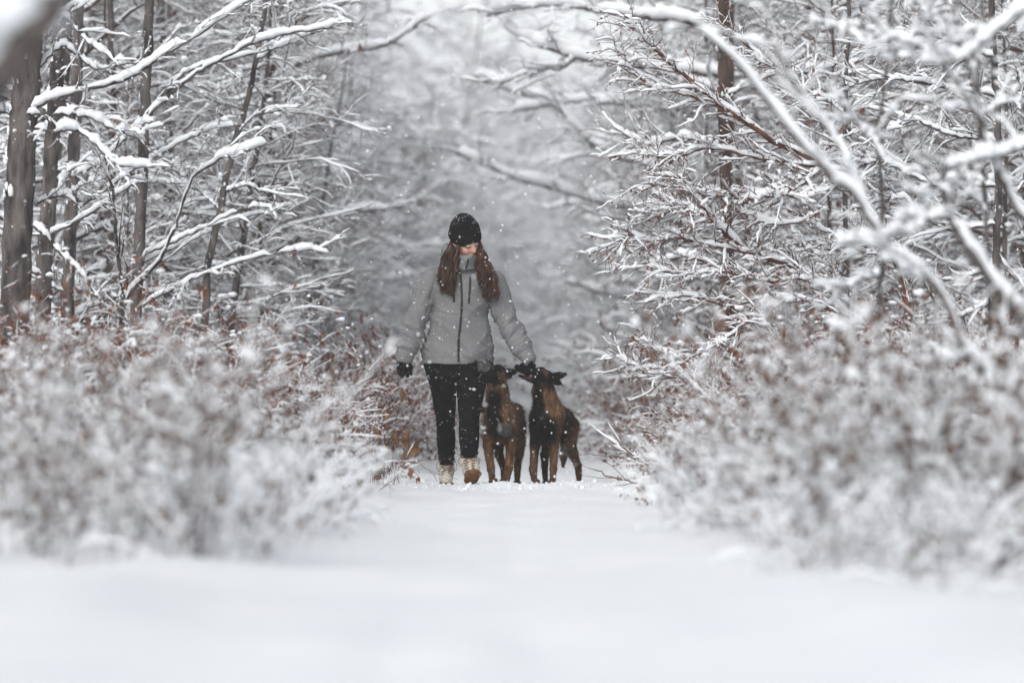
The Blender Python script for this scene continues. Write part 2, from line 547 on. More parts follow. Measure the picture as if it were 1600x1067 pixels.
K_BRAMBLE = bush_kind(201, 22, 0.95, 0.55, 7, 3, 760, 0.036, 0.0105, arch=-0.09, clumps=60)
K_BRAMBLE2 = bush_kind(202, 19, 0.8, 0.7, 7, 3, 640, 0.038, 0.012, arch=-0.12, clumps=70)
K_THICKET = bush_kind(203, 26, 1.15, 0.40, 7, 3, 800, 0.034, 0.0105, arch=-0.04, clumps=70)
K_WEED = bush_kind(204, 9, 1.0, 0.17, 9, 2, 120, 0.05, 0.011, arch=-0.015, clumps=26, stem_r=0.0034, caps=0.010, hang=2.2, twig_len=(0.05, 0.09), gap=0.24, red=False, steep=0.35, leaf_mat=M_LEAF_GREY)
K_WEED2 = bush_kind(205, 8, 0.95, 0.20, 8, 2, 60, 0.05, 0.013, arch=-0.02, clumps=30, stem_r=0.0032, caps=0.011, hang=2.2, red=False, twig_len=(0.05, 0.10), gap=0.24, steep=0.35, leaf_mat=M_LEAF_GREY)
K_WEED3 = bush_kind(206, 9, 0.7, 0.30, 8, 2, 90, 0.045, 0.011, arch=-0.05, clumps=30, stem_r=0.0028, caps=0.009, hang=2.0, red=False, twig_len=(0.06, 0.12), gap=0.24, steep=0.35, leaf_mat=M_LEAF_GREY)
K_GRASS = bush_kind(207, 14, 0.42, 0.5, 4, 0, 18, 0.035, 0.011, arch=-0.10, clumps=16, stem_r=0.0018, caps=0.007, hang=1.2, red=False, twig_len=(0.1, 0.2), gap=0.2, steep=0.4, leaf_mat=M_LEAF_GREY)

print("kinds", round(time.time() - T0, 1))

def zground(x, y):
    return float(ground_z(np.array([x]), np.array([y]))[0])

# background wood, both sides of the path
DS, WS = "on the dogs' side", "across from the dogs"
def zone(y):
    return "just behind the figures" if y < 42 else ("farther up the path" if y < 75 else "far off in the haze")
tree_sets = [
    (K_SLENDER, "slender_tree", "slender grey tree with snow-lined boughs", "slender trees in the wood"),
    (K_DENSE, "bushy_tree", "thickly twigged small tree loaded with snow", "thickly twigged trees in the wood"),
    (K_DROOP, "drooping_tree", "brown tree with long drooping snowy boughs", "trees with drooping boughs"),
    (K_OPEN, "tall_tree", "tall dark tree with an open crown", "tall dark trees in the wood"),
]
far_sets = [(K_FAR, "snow_choked_tree", "snow-choked tree with white twigs", "snow-choked trees in the wood"),
            (K_FAR2, "white_bough_tree", "white tree with sagging boughs", "white sagging trees in the wood")]
spots = []
def try_spot(x, y, dmin):
    for (a, b) in spots:
        if (a - x) ** 2 + (b - y) ** 2 < dmin * dmin:
            return False
    spots.append((x, y))
    return True

n_tree = 0
y = 29.0
while y < 150:
    for side in (-1, 1):
        half = 0.137 * y + 1.6
        inner = 1.9 + 0.25 * R.random()
        for _ in range(4):
            x = side * (inner + (half - inner) * R.random())
            yy = y + R.random() * 3
            if try_spot(x, yy, 1.35):
                w = R.choice(4, p=[0.3, 0.34, 0.22, 0.14])
                k, nm, lb, gr = tree_sets[w]
                if yy < 46 and abs(x) < 3.6 and w >= 2:
                    k, nm, lb, gr = tree_sets[1]
                if yy > 46:
                    k, nm, lb, gr = far_sets[w % 2]
                place_tree(k, nm, lb + ", " + zone(yy) + " " + (DS if side > 0 else WS), "tree", (x, yy, zground(x, yy)), R.random() * 6.283, (0.75 + 0.5 * R.random()) * (0.72 if (yy < 46 and abs(x) < 3.6) else 1.0),
                           gr + ", " + zone(yy) + " " + (DS if side > 0 else WS))
                n_tree += 1
    y += 3.0 + 0.03 * (y - 29)
for k in range(50):
    yy = 80 + 68 * R.random()
    x = (R.random() - 0.42) * 10.0
    if abs(x - 0.4) < np.interp(yy, [80, 112], [1.9, 0.0]):
        continue
    if try_spot(x, yy, 1.0):
        w = R.choice(4, p=[0.2, 0.5, 0.3, 0.0])
        kk, nm, lb, gr = far_sets[w % 2]
        place_tree(kk, nm, lb + ", closing the far bend of the path", "tree", (x, yy, zground(x, yy)), R.random() * 6.283, 1.0 + 0.6 * R.random(), gr + " at the far bend")
for k in range(34):
    yy = 44 + 1.7 * k + R.random()
    sd = -1 if k % 2 else 1
    x = sd * (1.9 + 0.5 * R.random())
    if try_spot(x, yy, 0.5):
        place_tree(K_FAR2 if k % 3 else K_FAR, "edge_tree", ("white drooping" if k % 3 else "snow-choked") + " path-edge tree, " + zone(yy) + " " + (DS if sd > 0 else WS), "tree",
                   (x, yy, zground(x, yy)), R.random() * 6.283, 0.6 + 0.35 * R.random(), "trees edging the path, " + ("drooping" if k % 3 else "twigged") + ", " + zone(yy) + " " + (DS if sd > 0 else WS))
# saplings lining the path edges and filling the understorey
for side in (-1, 1):
    y = 27.5
    while y < 120:
        half = 0.137 * y + 0.8
        for _ in range(3):
            inn = np.interp(y, [27, 48], [2.3, 1.35])
            x = side * (inn + (half - inn) * R.random() ** 1.3)
            yy = y + R.random() * 2
            if try_spot(x, yy, 0.75):
                if R.random() < 0.5:
                    place_tree(K_SAPLING, "sapling", "snowy sapling with a few brown leaves, " + zone(yy) + " " + (DS if side > 0 else WS), "sapling",
                               (x, yy, zground(x, yy)), R.random() * 6.283, 0.7 + 0.5 * R.random(), "leafy saplings " + zone(yy) + " " + (DS if side > 0 else WS))
                else:
                    place_tree(K_YOUNG, "young_tree", "young bare tree clotted with snow, " + zone(yy) + " " + (DS if side > 0 else WS), "tree",
                               (x, yy, zground(x, yy)), R.random() * 6.283, 0.7 + 0.5 * R.random(), "young trees " + zone(yy) + " " + (DS if side > 0 else WS))
        y += 2.2 + 0.035 * (y - 27)
# low thickets behind the focus plane
for side in (-1, 1):
    y = 26.5
    while y < 75:
        half = 0.137 * y + 0.3
        for _ in range(3):
            x = side * (1.05 + (half - 1.05) * R.random() ** 1.2)
            yy = y + R.random() * 1.5
            k = [K_BRAMBLE, K_BRAMBLE2, K_THICKET][R.integers(0, 3)]
            place_tree(k, "thicket_bush", "low reddish thicket bush under snow, " + zone(yy) + " " + (DS if side > 0 else WS), "bush",
                       (x, yy, zground(x, yy)), R.random() * 6.283, 0.8 + 0.5 * R.random(), "thicket bushes " + zone(yy) + " " + (DS if side > 0 else WS))
        y += 1.6 + 0.05 * (y - 26)
print("wood", n_tree, round(time.time() - T0, 1))
#__REST__
# ------------------------------------------------------------------ trees and boughs that the photograph shows singly
def limb_tree(name, label, base, limbs, per2, per3, seed, len2=(0.15, 0.5), len3=(0.05, 0.22), snow=(0.05, 0.026, 0.018), bark=None, twig=None,
              leaf_n=0, leaf_size=0.02, gap=0.3, wob=0.004, buds=0, clumps=80, hang=0.8, angle=(0.5, 1.1), lift=0.1, snow_gap=0.12, group=None):
    """a tree whose main limbs follow given paths; each limb is a part with its snow, the fine shoots are its crown"""
    rng = np.random.default_rng(seed)
    t = thing(name, label, "tree", tuple(base), group=group)
    bark = bark or M_BARK
    gc, gs, gl = Geo(), Geo(), Geo()
    allp = []
    for li, (pts, r0, r1, thick, twigs) in enumerate(limbs):
        K = 40
        q = smooth_path(pts, K, rng, wob)[None]
        Rq = taper([r0], [r1], K)
        g = Geo(); tubes(g, q, Rq, 9)
        o = child_world("trunk" if thick == 0 else "limb", g.mesh("limb", bark), t)
        if thick == 0:         # wind-packed snow stuck to one side of the stem
            g = Geo()
            nb = 46
            kk = rng.integers(2, K, nb)
            an = 3.6 + rng.normal(size=nb) * 0.55
            rr_ = Rq[0, kk]
            c_ = q[0, kk] + np.stack([np.cos(an) * rr_, np.sin(an) * rr_ * 0.9, (rng.random(nb) - 0.5) * 0.15], -1)
            for e_ in range(2):
                blobs(g, c_ + [0, 0, 0.02 * e_], rr_ * (0.06 + 0.16 * rng.random(nb) ** 2), rng, 2.6)
            child_world("snow", g.mesh("snow", M_SNOW), o, kind="stuff")
        if thick > 0:
            g = Geo(); snow_on(g, q, Rq, thick, rng, snow_gap, steep=0.5)
            if g.n:
                child_world("snow", g.mesh("snow", M_SNOW), o, kind="stuff")
        n2_ = int(per2 * twigs)
        if n2_ <= 0:
            continue
        p, d2, r, tt, idx = offshoots(q, Rq, n2_, rng, 0.06, 0.99, angle, lift)
        L2 = len2[0] + (len2[1] - len2[0]) * rng.random(len(p)) * (1.1 - 0.5 * tt)
        B2 = grow(p, d2, L2, 9, rng, 0.13, -0.015)
        R2 = taper(np.clip(r * 0.5, 0.002, 0.007), np.full(len(p), 0.0013), 9)
        p, d3, r, tt, idx = offshoots(B2, R2, per3, rng, 0.1, 0.99, (0.4, 1.1), 0.08)
        B3 = grow(p, d3, len3[0] + (len3[1] - len3[0]) * rng.random(len(p)), 6, rng, 0.16, -0.01)
        R3 = taper(np.full(len(p), 0.0021), np.full(len(p), 0.001), 6)
        on3 = rng.random(len(p)) < 0.42
        tubes(gc, B2, R2, 4); tubes(gc, B3, R3, 3)
        snow_on(gs, B2, R2, snow[1] * 1.15, rng, gap - 0.12, steep=0.8)
        snow_on(gs, B3[on3], R3[on3], snow[2], rng, gap, n=4, steep=0.8)
        allp.append(B2.reshape(-1, 3)); allp.append(B3.reshape(-1, 3))
    if allp:
        A = np.concatenate(allp)
        if clumps:
            blobs(gs, A[rng.integers(0, len(A), clumps)] + [0, 0, 0.004], 0.007 + 0.018 * rng.random(clumps) ** 2, rng, 0.7)
        c = child_world("crown", gc.mesh("crown", twig or M_TWIG), t)
        child_world("snow", gs.mesh("snow", M_SNOW), c, kind="stuff")
        if leaf_n:
            leaves(gl, A[rng.integers(0, len(A), leaf_n)], leaf_size, rng, hang)
            child_world("dead_leaves", gl.mesh("dead_leaves", M_LEAF), c, kind="stuff")
    return t

def LP(Y, *pp):
    """control points from photo positions; a third number is the change of depth"""
    return [P(a[0], a[1], Y + (a[2] if len(a) > 2 else 0)) for a in pp]

def base_of(px, Y):
    x = (px - 800) * Y / FPX
    return (x, Y, zground(x, Y) - 0.05)

# --- the bare wood on the woman's right hand (image left)
B = base_of(10, 22.6)
limb_tree("grey_trunk_tree", "stout grey tree with thick snow-loaded side branches, standing in the brambles", B, [
    ([np.array(B), P(20, 560, 22.6), P(30, 300, 22.6), P(40, 120, 22.6), P(52, -60, 22.6), P(60, -300, 22.6)], 0.095, 0.075, 0, 0.0),
    (LP(22.5, (48, 170), (90, 152), (135, 139), (195, 125), (232, 101), (272, 77), (312, 52), (382, 5), (420, -20)), 0.014, 0.004, 0.062, 0.8),
    (LP(22.4, (40, 178), (90, 178), (140, 184), (185, 205), (225, 222, 0.2)), 0.010, 0.004, 0.055, 0.8),
    (LP(22.4, (52, 200), (85, 206), (118, 204), (150, 228), (185, 258), (240, 262)), 0.009, 0.003, 0.055, 0.7),
    (LP(22.7, (60, 105), (95, 72), (120, 86), (150, 108), (200, 100), (230, 98)), 0.008, 0.003, 0.05, 0.5),
    (LP(22.3, (50, 352), (75, 374), (100, 402), (125, 428), (150, 462), (165, 480)), 0.009, 0.004, 0.05, 0.6),
    (LP(22.8, (55, 320), (80, 308), (105, 305), (125, 292), (150, 280)), 0.008, 0.003, 0.035, 0.5),
    (LP(22.6, (30, 180), (8, 175), (-30, 170)), 0.012, 0.008, 0.06, 0.3),
    (LP(22.6, (22, 240), (0, 236), (-40, 230)), 0.010, 0.006, 0.05, 0.3),
    (LP(22.5, (70, 60), (100, 30), (118, 45), (140, 70), (175, 92)), 0.008, 0.003, 0.045, 0.5),
], 11, 6, 31, len2=(0.12, 0.42), len3=(0.05, 0.2), snow=(0.05, 0.02, 0.013), gap=0.42)

def pole_tree(px_bot, px_top, Y, r, seed, label, extra=()):
    b = base_of(px_bot, Y)
    top = P(px_top, -380, Y)
    mid = P(px_bot + (px_top - px_bot) * 0.5 + 4, 180, Y)
    rng = np.random.default_rng(seed)
    limbs = [([np.array(b), P(px_bot, 500, Y), mid, P(px_top, 0, Y), top], r, r * 0.6, 0, 0.0)]
    for k in range(9):
        f = 0.05 + 0.8 * rng.random()
        s = np.array(b) * (1 - f) + top * f
        a = rng.random() * 6.283
        L = 0.5 + 0.9 * rng.random()
        e = s + np.array([math.cos(a) * L, math.sin(a) * L, L * (0.1 + 0.5 * rng.random())])
        m = (s + e) / 2 + np.array([0, 0, 0.08 * rng.normal()])
        limbs.append(([s, m, e, e + (e - m) * 0.5 + np.array([0, 0, -0.08])], 0.010, 0.003, 0.04, 0.55))
    limbs += list(extra)
    return limb_tree("pole_tree", label, b, limbs, 10, 5, seed, snow=(0.045, 0.022, 0.015), gap=0.38)

pole_tree(66, 92, 25.5, 0.062, 41, "straight pole tree close behind the stout grey tree")
pole_tree(104, 122, 27.5, 0.055, 42, "dark pole tree second behind the stout grey tree")
pole_tree(170, 172, 30.0, 0.035, 43, "thin pole tree between two thicker dark pole trees")
pole_tree(212, 232, 27.0, 0.048, 44, "dark pole tree behind the forked sapling, snowy bough arching from it", [
    (LP(26.6, (222, 190), (262, 152), (300, 118), (345, 92), (400, 66), (450, 52), (500, 45), (540, 30)), 0.016, 0.005, 0.055, 0.7),
    (LP(26.8, (222, 185), (280, 120), (330, 100), (420, 78), (470, 62)), 0.010, 0.004, 0.045, 0.6),
])
pole_tree(262, 250, 33.0, 0.05, 45, "grey pole tree in the wood past the forked sapling")
B = base_of(315, 27.0)
limb_tree("leaning_sapling", "slim dark tree leaning over the brambles beside the woman", B, [
    ([np.array(B), P(322, 450, 27), P(340, 345, 27), P(362, 240, 27), P(385, 160, 27), P(402, 80, 27), P(418, -40, 27), P(425, -250, 27)], 0.03, 0.014, 0, 0.0),
    (LP(27, (372, 205), (400, 180), (440, 172), (470, 150)), 0.008, 0.003, 0.035, 0.8),
    (LP(27, (352, 300), (385, 290), (410, 300), (445, 310)), 0.008, 0.003, 0.035, 0.8),
    (LP(27, (398, 95), (440, 70), (480, 55), (525, 40)), 0.009, 0.003, 0.045, 0.8),
    (LP(27, (345, 330), (310, 300), (280, 290)), 0.007, 0.003, 0.035, 0.8),
], 12, 5, 46, snow=(0.04, 0.02, 0.014), gap=0.38)
B = base_of(188, 23.3)
limb_tree("forked_sapling", "dark sapling forking low into a wide V, snow in its crotch", B, [
    ([np.array(B), P(188, 520, 23.3), P(192, 470, 23.3)], 0.026, 0.022, 0, 0.0),
    (LP(23.3, (192, 472), (190, 440), (184, 400), (180, 350), (176, 300), (170, 262), (186, 215)), 0.015, 0.006, 0.02, 0.7),
    (LP(23.3, (194, 470), (212, 448), (240, 418), (262, 378), (278, 340), (292, 296), (310, 270), (345, 248), (385, 236), (416, 224)), 0.016, 0.005, 0.048, 0.7),
    (LP(23.3, (292, 292), (284, 270), (275, 258)), 0.006, 0.003, 0.03, 0.5),
], 12, 5, 47, snow=(0.04, 0.02, 0.014), gap=0.4)
# a limb hanging close to the camera from a tree off to the side
B = (-2.35, 8.6, zground(-2.35, 8.6))
limb_tree("overhanging_tree", "tree with one thick blurred snowy limb cutting across the corner above the trunks", B, [
    ([np.array(B), np.array([-2.2, 8.6, 0.6]), np.array([-2.0, 8.5, 0.95]), P(-260, 480, 8.4)], 0.06, 0.047, 0, 0.0),
    ([P(-260, 480, 8.4), P(-80, 240, 8.2), P(10, 105, 8.1), P(58, 35, 8.0), P(105, -45, 8.0), P(180, -180, 8.0)], 0.046, 0.030, 0.15, 0.0),
], 0, 0, 48, snow_gap=-0.6)

# --- snowy boughs reaching over the path behind the figures
def over_path(name, label, trunk_px, Y, limbs, seed, r=0.07):
    b = base_of(trunk_px, Y)
    L = [([np.array(b), P(trunk_px, 300, Y), P(trunk_px + 8, -300, Y)], r, r * 0.6, 0, 0.0)] + limbs
    return limb_tree(name, label, b, L, 14, 5, seed, len2=(0.2, 0.7), len3=(0.08, 0.3), snow=(0.07, 0.032, 0.022), gap=0.32, clumps=240, snow_gap=-0.3, bark=M_BARK2, twig=M_TWIG_RED)

over_path("arching_tree", "brown tree whose long white boughs arch high over the path", 1136, 34.0, [
    (LP(34, (1138, 60), (1080, 36), (1010, 27), (950, 20), (900, 11), (830, 10), (760, 25, 1)), 0.026, 0.007, 0.11, 1.3),
    (LP(34, (1136, 118), (1060, 112), (1000, 106), (940, 98), (880, 84), (835, 68), (790, 45, 1)), 0.024, 0.007, 0.11, 1.3),
    (LP(34, (1136, 150), (1085, 128), (1045, 120), (1000, 105)), 0.02, 0.006, 0.08, 0.8),
    (LP(34, (900, 90), (875, 108), (850, 106), (815, 118), (780, 130)), 0.012, 0.005, 0.06, 0.6),
], 51)
over_path("stooping_tree", "brown tree with boughs stooping towards the path behind the dogs", 1260, 40.0, [
    (LP(40, (1260, 330), (1130, 300), (1020, 262), (940, 235), (900, 198), (868, 168), (845, 155), (790, 140), (738, 118)), 0.03, 0.007, 0.115, 1.4),
    (LP(40, (1262, 190), (1120, 180), (1000, 165), (900, 160), (800, 175)), 0.026, 0.007, 0.11, 1.4),
    (LP(41, (1262, 420), (1120, 370), (1010, 330), (940, 318), (880, 300), (825, 284), (770, 264), (712, 240)), 0.028, 0.007, 0.115, 1.4),
], 52)
over_path("low_bough_tree", "tree with low white boughs reaching to the path beyond the dogs", 1330, 46.0, [
    (LP(46, (1330, 520), (1150, 480), (1050, 470), (960, 462), (880, 440)), 0.03, 0.007, 0.115, 1.4),
    (LP(47, (1330, 300), (1150, 330), (1060, 290), (980, 330), (930, 352)), 0.03, 0.007, 0.115, 1.4),
    (LP(45, (1330, 560), (1150, 545), (1040, 540), (960, 525)), 0.03, 0.007, 0.08, 1.2),
], 53)
over_path("reaching_tree", "tree across from the dogs with two white boughs raised over the path", 420, 36.0, [
    (LP(36, (420, 130), (470, 98), (530, 82), (590, 74), (630, 55), (672, 24)), 0.024, 0.008, 0.08, 0.7),
    (LP(36, (420, 400), (470, 370), (525, 342), (555, 331), (600, 328), (632, 322)), 0.020, 0.008, 0.08, 0.7),
    (LP(36, (420, 60), (470, 30), (540, 5), (600, -30)), 0.022, 0.008, 0.08, 0.7),
], 54)

# --- finely twigged trees in focus on the dogs' side
B = base_of(1140, 28.0)
limb_tree("brown_trunk_tree", "brown-barked tree trunk hidden among fine snowy twigs", B, [
    ([np.array(B), P(1142, 500, 28), P(1132, 250, 28), P(1128, 0, 28), P(1126, -300, 28)], 0.046, 0.036, 0, 0.0),
    (LP(28, (1136, 430), (1080, 400), (1030, 410), (990, 390)), 0.014, 0.004, 0.05, 1.0),
    (LP(28, (1132, 230), (1070, 215), (1010, 225), (960, 200)), 0.014, 0.004, 0.05, 1.0),
    (LP(28, (1140, 330), (1200, 300), (1260, 310), (1330, 280)), 0.014, 0.004, 0.05, 1.0),
    (LP(28, (1135, 150), (1200, 120), (1280, 110), (1350, 80)), 0.014, 0.004, 0.05, 1.0),
], 14, 6, 61, bark=M_BARK2, twig=M_TWIG_RED, len2=(0.2, 0.6), snow=(0.05, 0.024, 0.016), gap=0.34)

B = base_of(1430, 25.0)
BB = np.array(B)
limb_tree("hazel_bush_tree", "many-stemmed tree of fine red-budded twigs, every twig lined with snow", B, [
    ([BB, P(1400, 560, 25), P(1330, 480, 24.9), P(1250, 420, 24.8), P(1180, 398, 24.7), P(1130, 362, 24.6), P(1105, 332, 24.6), P(1082, 300, 24.6), P(1058, 272, 24.6)], 0.024, 0.007, 0.048, 1.5),
    ([BB, P(1420, 480, 25.2), P(1360, 330, 25), P(1290, 260, 25), P(1200, 215, 24.9), P(1120, 158, 24.8), P(1068, 114, 24.8), P(1035, 88, 24.8), P(1005, 55, 24.8), P(976, 24, 24.8)], 0.026, 0.006, 0.045, 1.7),
    ([P(1200, 215, 24.9), P(1130, 168, 24.9), P(1070, 148, 24.9), P(1020, 134, 24.9), P(988, 112, 24.9), P(974, 78, 24.9)], 0.012, 0.004, 0.036, 1.2),
    ([P(1290, 262, 25), P(1200, 250, 24.9), P(1110, 232, 24.8), P(1050, 248, 24.8), P(1000, 236, 24.8)], 0.012, 0.004, 0.036, 1.4),
    ([P(1180, 398, 24.7), P(1120, 385, 24.6), P(1060, 372, 24.6), P(1020, 378, 24.6), P(985, 368, 24.6), P(968, 384, 24.6)], 0.010, 0.003, 0.036, 1.4),
    ([P(1130, 362, 24.6), P(1090, 330, 24.5), P(1060, 328, 24.5), P(1015, 342, 24.5)], 0.009, 0.003, 0.036, 1.0),
    ([BB, P(1380, 540, 24.6), P(1290, 480, 24.5), P(1210, 466, 24.5), P(1140, 478, 24.5), P(1070, 462, 24.5), P(1008, 474, 24.5)], 0.016, 0.004, 0.042, 1.5),
    ([BB, P(1330, 590, 24.3), P(1230, 540, 24.2), P(1160, 530, 24.2), P(1110, 582, 24.2), P(1050, 590, 24.2), P(1005, 578, 24.2), P(955, 550, 24.2)], 0.014, 0.003, 0.036, 1.4),
    ([P(1230, 540, 24.2), P(1180, 500, 24.1), P(1120, 540, 24.1), P(1060, 560, 24.1), P(1000, 530, 24.1)], 0.010, 0.003, 0.034, 1.2),
    ([P(1330, 480, 24.9), P(1270, 440, 24.6), P(1200, 440, 24.5), P(1130, 425, 24.5), P(1060, 430, 24.5), P(1010, 410, 24.5)], 0.010, 0.003, 0.036, 1.4),
    ([P(1360, 330, 25), P(1310, 220, 25.1), P(1250, 140, 25.1), P(1190, 90, 25.1), P(1120, 30, 25.1)], 0.013, 0.004, 0.036, 1.5),
    ([P(1290, 260, 25), P(1230, 300, 24.7), P(1160, 310, 24.6), P(1090, 300, 24.6), P(1010, 285, 24.6)], 0.010, 0.003, 0.036, 1.4),
    ([P(1400, 400, 25.1), P(1340, 390, 24.9), P(1270, 350, 24.8), P(1210, 350, 24.7), P(1150, 330, 24.7)], 0.012, 0.003, 0.036, 1.4),
], 28, 8, 62, len2=(0.12, 0.42), len3=(0.04, 0.16), snow=(0.04, 0.019, 0.0125), bark=M_TWIG_RED, twig=M_TWIG_RED, leaf_n=2800, leaf_size=0.019, gap=0.36, lift=0.05, clumps=160)
B = base_of(1330, 26.0)
limb_tree("thin_dark_tree", "thin dark upright tree stem standing inside the fine red-budded twigs", B, [
    ([np.array(B), P(1330, 500, 26), P(1322, 380, 26), P(1320, 220, 26), P(1326, 60, 26), P(1330, -120, 26)], 0.022, 0.012, 0, 0.0),
    (LP(26, (1322, 430), (1280, 400), (1230, 410)), 0.007, 0.003, 0.04, 1.0),
    (LP(26, (1322, 300), (1370, 270), (1430, 250)), 0.007, 0.003, 0.04, 1.0),
    (LP(26, (1322, 180), (1280, 150), (1240, 160)), 0.007, 0.003, 0.04, 1.0),
], 13, 6, 63, snow=(0.04, 0.022, 0.015), gap=0.34)
B = base_of(1560, 25.5)
limb_tree("back_twig_tree", "dense tangle tree of dark snowy twigs behind the blurred slanting boughs", B, [
    ([np.array(B), P(1555, 480, 25.5), P(1560, 250, 25.5), P(1550, 0, 25.5), P(1545, -200, 25.5)], 0.03, 0.02, 0, 0.0),
] + [(LP(25.5, (1556, py), (1556 + dx * 0.4, py - 25 + 8 * k), (1556 + dx * 0.75, py - 22 - 5 * k), (1556 + dx, py - 15)), 0.013, 0.004, 0.042, 1.3)
     for k, (py, dx) in enumerate([(90, -190), (150, -230), (220, -170), (290, -240), (350, -200), (420, -230), (470, -180), (120, 90), (260, 90), (390, 100), (40, -160), (520, -210)])],
    14, 7, 64, len2=(0.15, 0.5), len3=(0.05, 0.2), snow=(0.04, 0.021, 0.014), gap=0.34)

# --- blurred trees closer to the camera on the dogs' side
B = base_of(1700, 15.0)
BB = np.array(B)
limb_tree("slanting_tree", "blurred leaning tree with thick snow-capped boughs slanting over the weeds", B, [
    ([BB, P(1660, 610, 15), P(1600, 508, 15), P(1545, 432, 15), P(1505, 375, 15), P(1484, 330, 15), P(1474, 290, 15), P(1478, 240, 15)], 0.032, 0.013, 0.085, 0.8),
    ([P(1484, 338, 15), P(1455, 342, 15), P(1425, 340, 15), P(1400, 352, 15)], 0.012, 0.006, 0.05, 0.4),
    ([BB, P(1600, 640, 14.6), P(1520, 560, 14.5), P(1478, 470, 14.5), P(1440, 425, 14.5), P(1392, 398, 14.5), P(1362, 345, 14.5), P(1332, 300, 14.5), P(1290, 268, 14.5), P(1240, 208, 14.5), P(1190, 142, 14.5), P(1145, 90, 14.5), P(1088, 42, 14.5)], 0.024, 0.008, 0.060, 0.9),
    ([P(1392, 398, 14.5), P(1350, 378, 14.4), P(1312, 385, 14.4)], 0.009, 0.005, 0.045, 0.3),
    ([P(1375, 370, 14.5), P(1410, 366, 14.6), P(1445, 354, 14.6)], 0.008, 0.004, 0.04, 0.3),
    ([P(1362, 345, 14.5), P(1320, 240, 14.7), P(1268, 165, 14.8), P(1225, 95, 14.8), P(1200, 30, 14.8), P(1190, -30, 14.8)], 0.010, 0.004, 0.034, 0.9),
    ([P(1680, 560, 15), P(1650, 420, 15.2), P(1600, 345, 15.2), P(1560, 265, 15.2), P(1535, 190, 15.2), P(1522, 120, 15.2), P(1500, 50, 15.2), P(1488, -30, 15.2)], 0.022, 0.009, 0.065, 0.9),
    ([P(1640, -10, 15), P(1590, 25, 15), P(1545, 60, 15), P(1500, 95, 15), P(1440, 100, 15)], 0.014, 0.005, 0.06, 0.7),
    ([P(1640, 200, 15), P(1590, 235, 15), P(1530, 250, 15), P(1480, 265, 15)], 0.014, 0.005, 0.06, 0.7),
    ([P(1535, 190, 15.2), P(1490, 120, 15.1), P(1445, 75, 15.1), P(1400, 60, 15.1), P(1350, 20, 15.1)], 0.009, 0.004, 0.035, 0.9),
], 9, 5, 65, len2=(0.1, 0.35), len3=(0.04, 0.14), snow=(0.04, 0.022, 0.016), gap=0.32, snow_gap=-0.6)
B = base_of(1372, 16.5)
limb_tree("upright_dark_sapling", "blurred thin upright dark sapling rising out of the weeds", B, [
    ([np.array(B), P(1374, 480, 16.5), P(1380, 340, 16.5), P(1372, 200, 16.5), P(1390, 80, 16.5), P(1396, -80, 16.5)], 0.013, 0.008, 0, 0.0),
    (LP(16.5, (1374, 430), (1340, 440), (1300, 470)), 0.006, 0.003, 0.035, 0.5),
    (LP(16.5, (1376, 220), (1345, 200), (1310, 150)), 0.006, 0.003, 0.035, 0.8),
    (LP(16.5, (1388, 100), (1420, 60), (1450, 40)), 0.006, 0.003, 0.035, 0.8),
    (LP(16.5, (1385, 60), (1340, 40), (1290, 45)), 0.006, 0.003, 0.035, 0.8),
], 10, 5, 66, len2=(0.1, 0.3), len3=(0.04, 0.14), snow=(0.04, 0.022, 0.016), gap=0.3)
B = base_of(1548, 17.5)
limb_tree("upright_grey_sapling", "blurred upright grey sapling beside the slanting snow-capped boughs", B, [
    ([np.array(B), P(1545, 440, 17.5), P(1540, 330, 17.5), P(1530, 150, 17.5), P(1540, -60, 17.5)], 0.013, 0.008, 0, 0.0),
    (LP(17.5, (1542, 330), (1500, 290), (1450, 280)), 0.006, 0.003, 0.035, 0.8),
    (LP(17.5, (1535, 180), (1580, 150), (1620, 100)), 0.006, 0.003, 0.035, 0.8),
    (LP(17.5, (1535, 100), (1490, 60), (1440, 10)), 0.006, 0.003, 0.035, 0.8),
], 10, 5, 67, len2=(0.1, 0.3), len3=(0.04, 0.14), snow=(0.04, 0.022, 0.016), gap=0.3)
print("singles", round(time.time() - T0, 1))

# ------------------------------------------------------------------ bushes and weeds
def put(kind, name, label, group, px, Y, sc, rz=None, cat="bush"):
    x = (px - 800) * Y / FPX
    place_tree(kind, name, label, cat, (x, Y, zground(x, Y)), R.random() * 6.283 if rz is None else rz, sc, group)

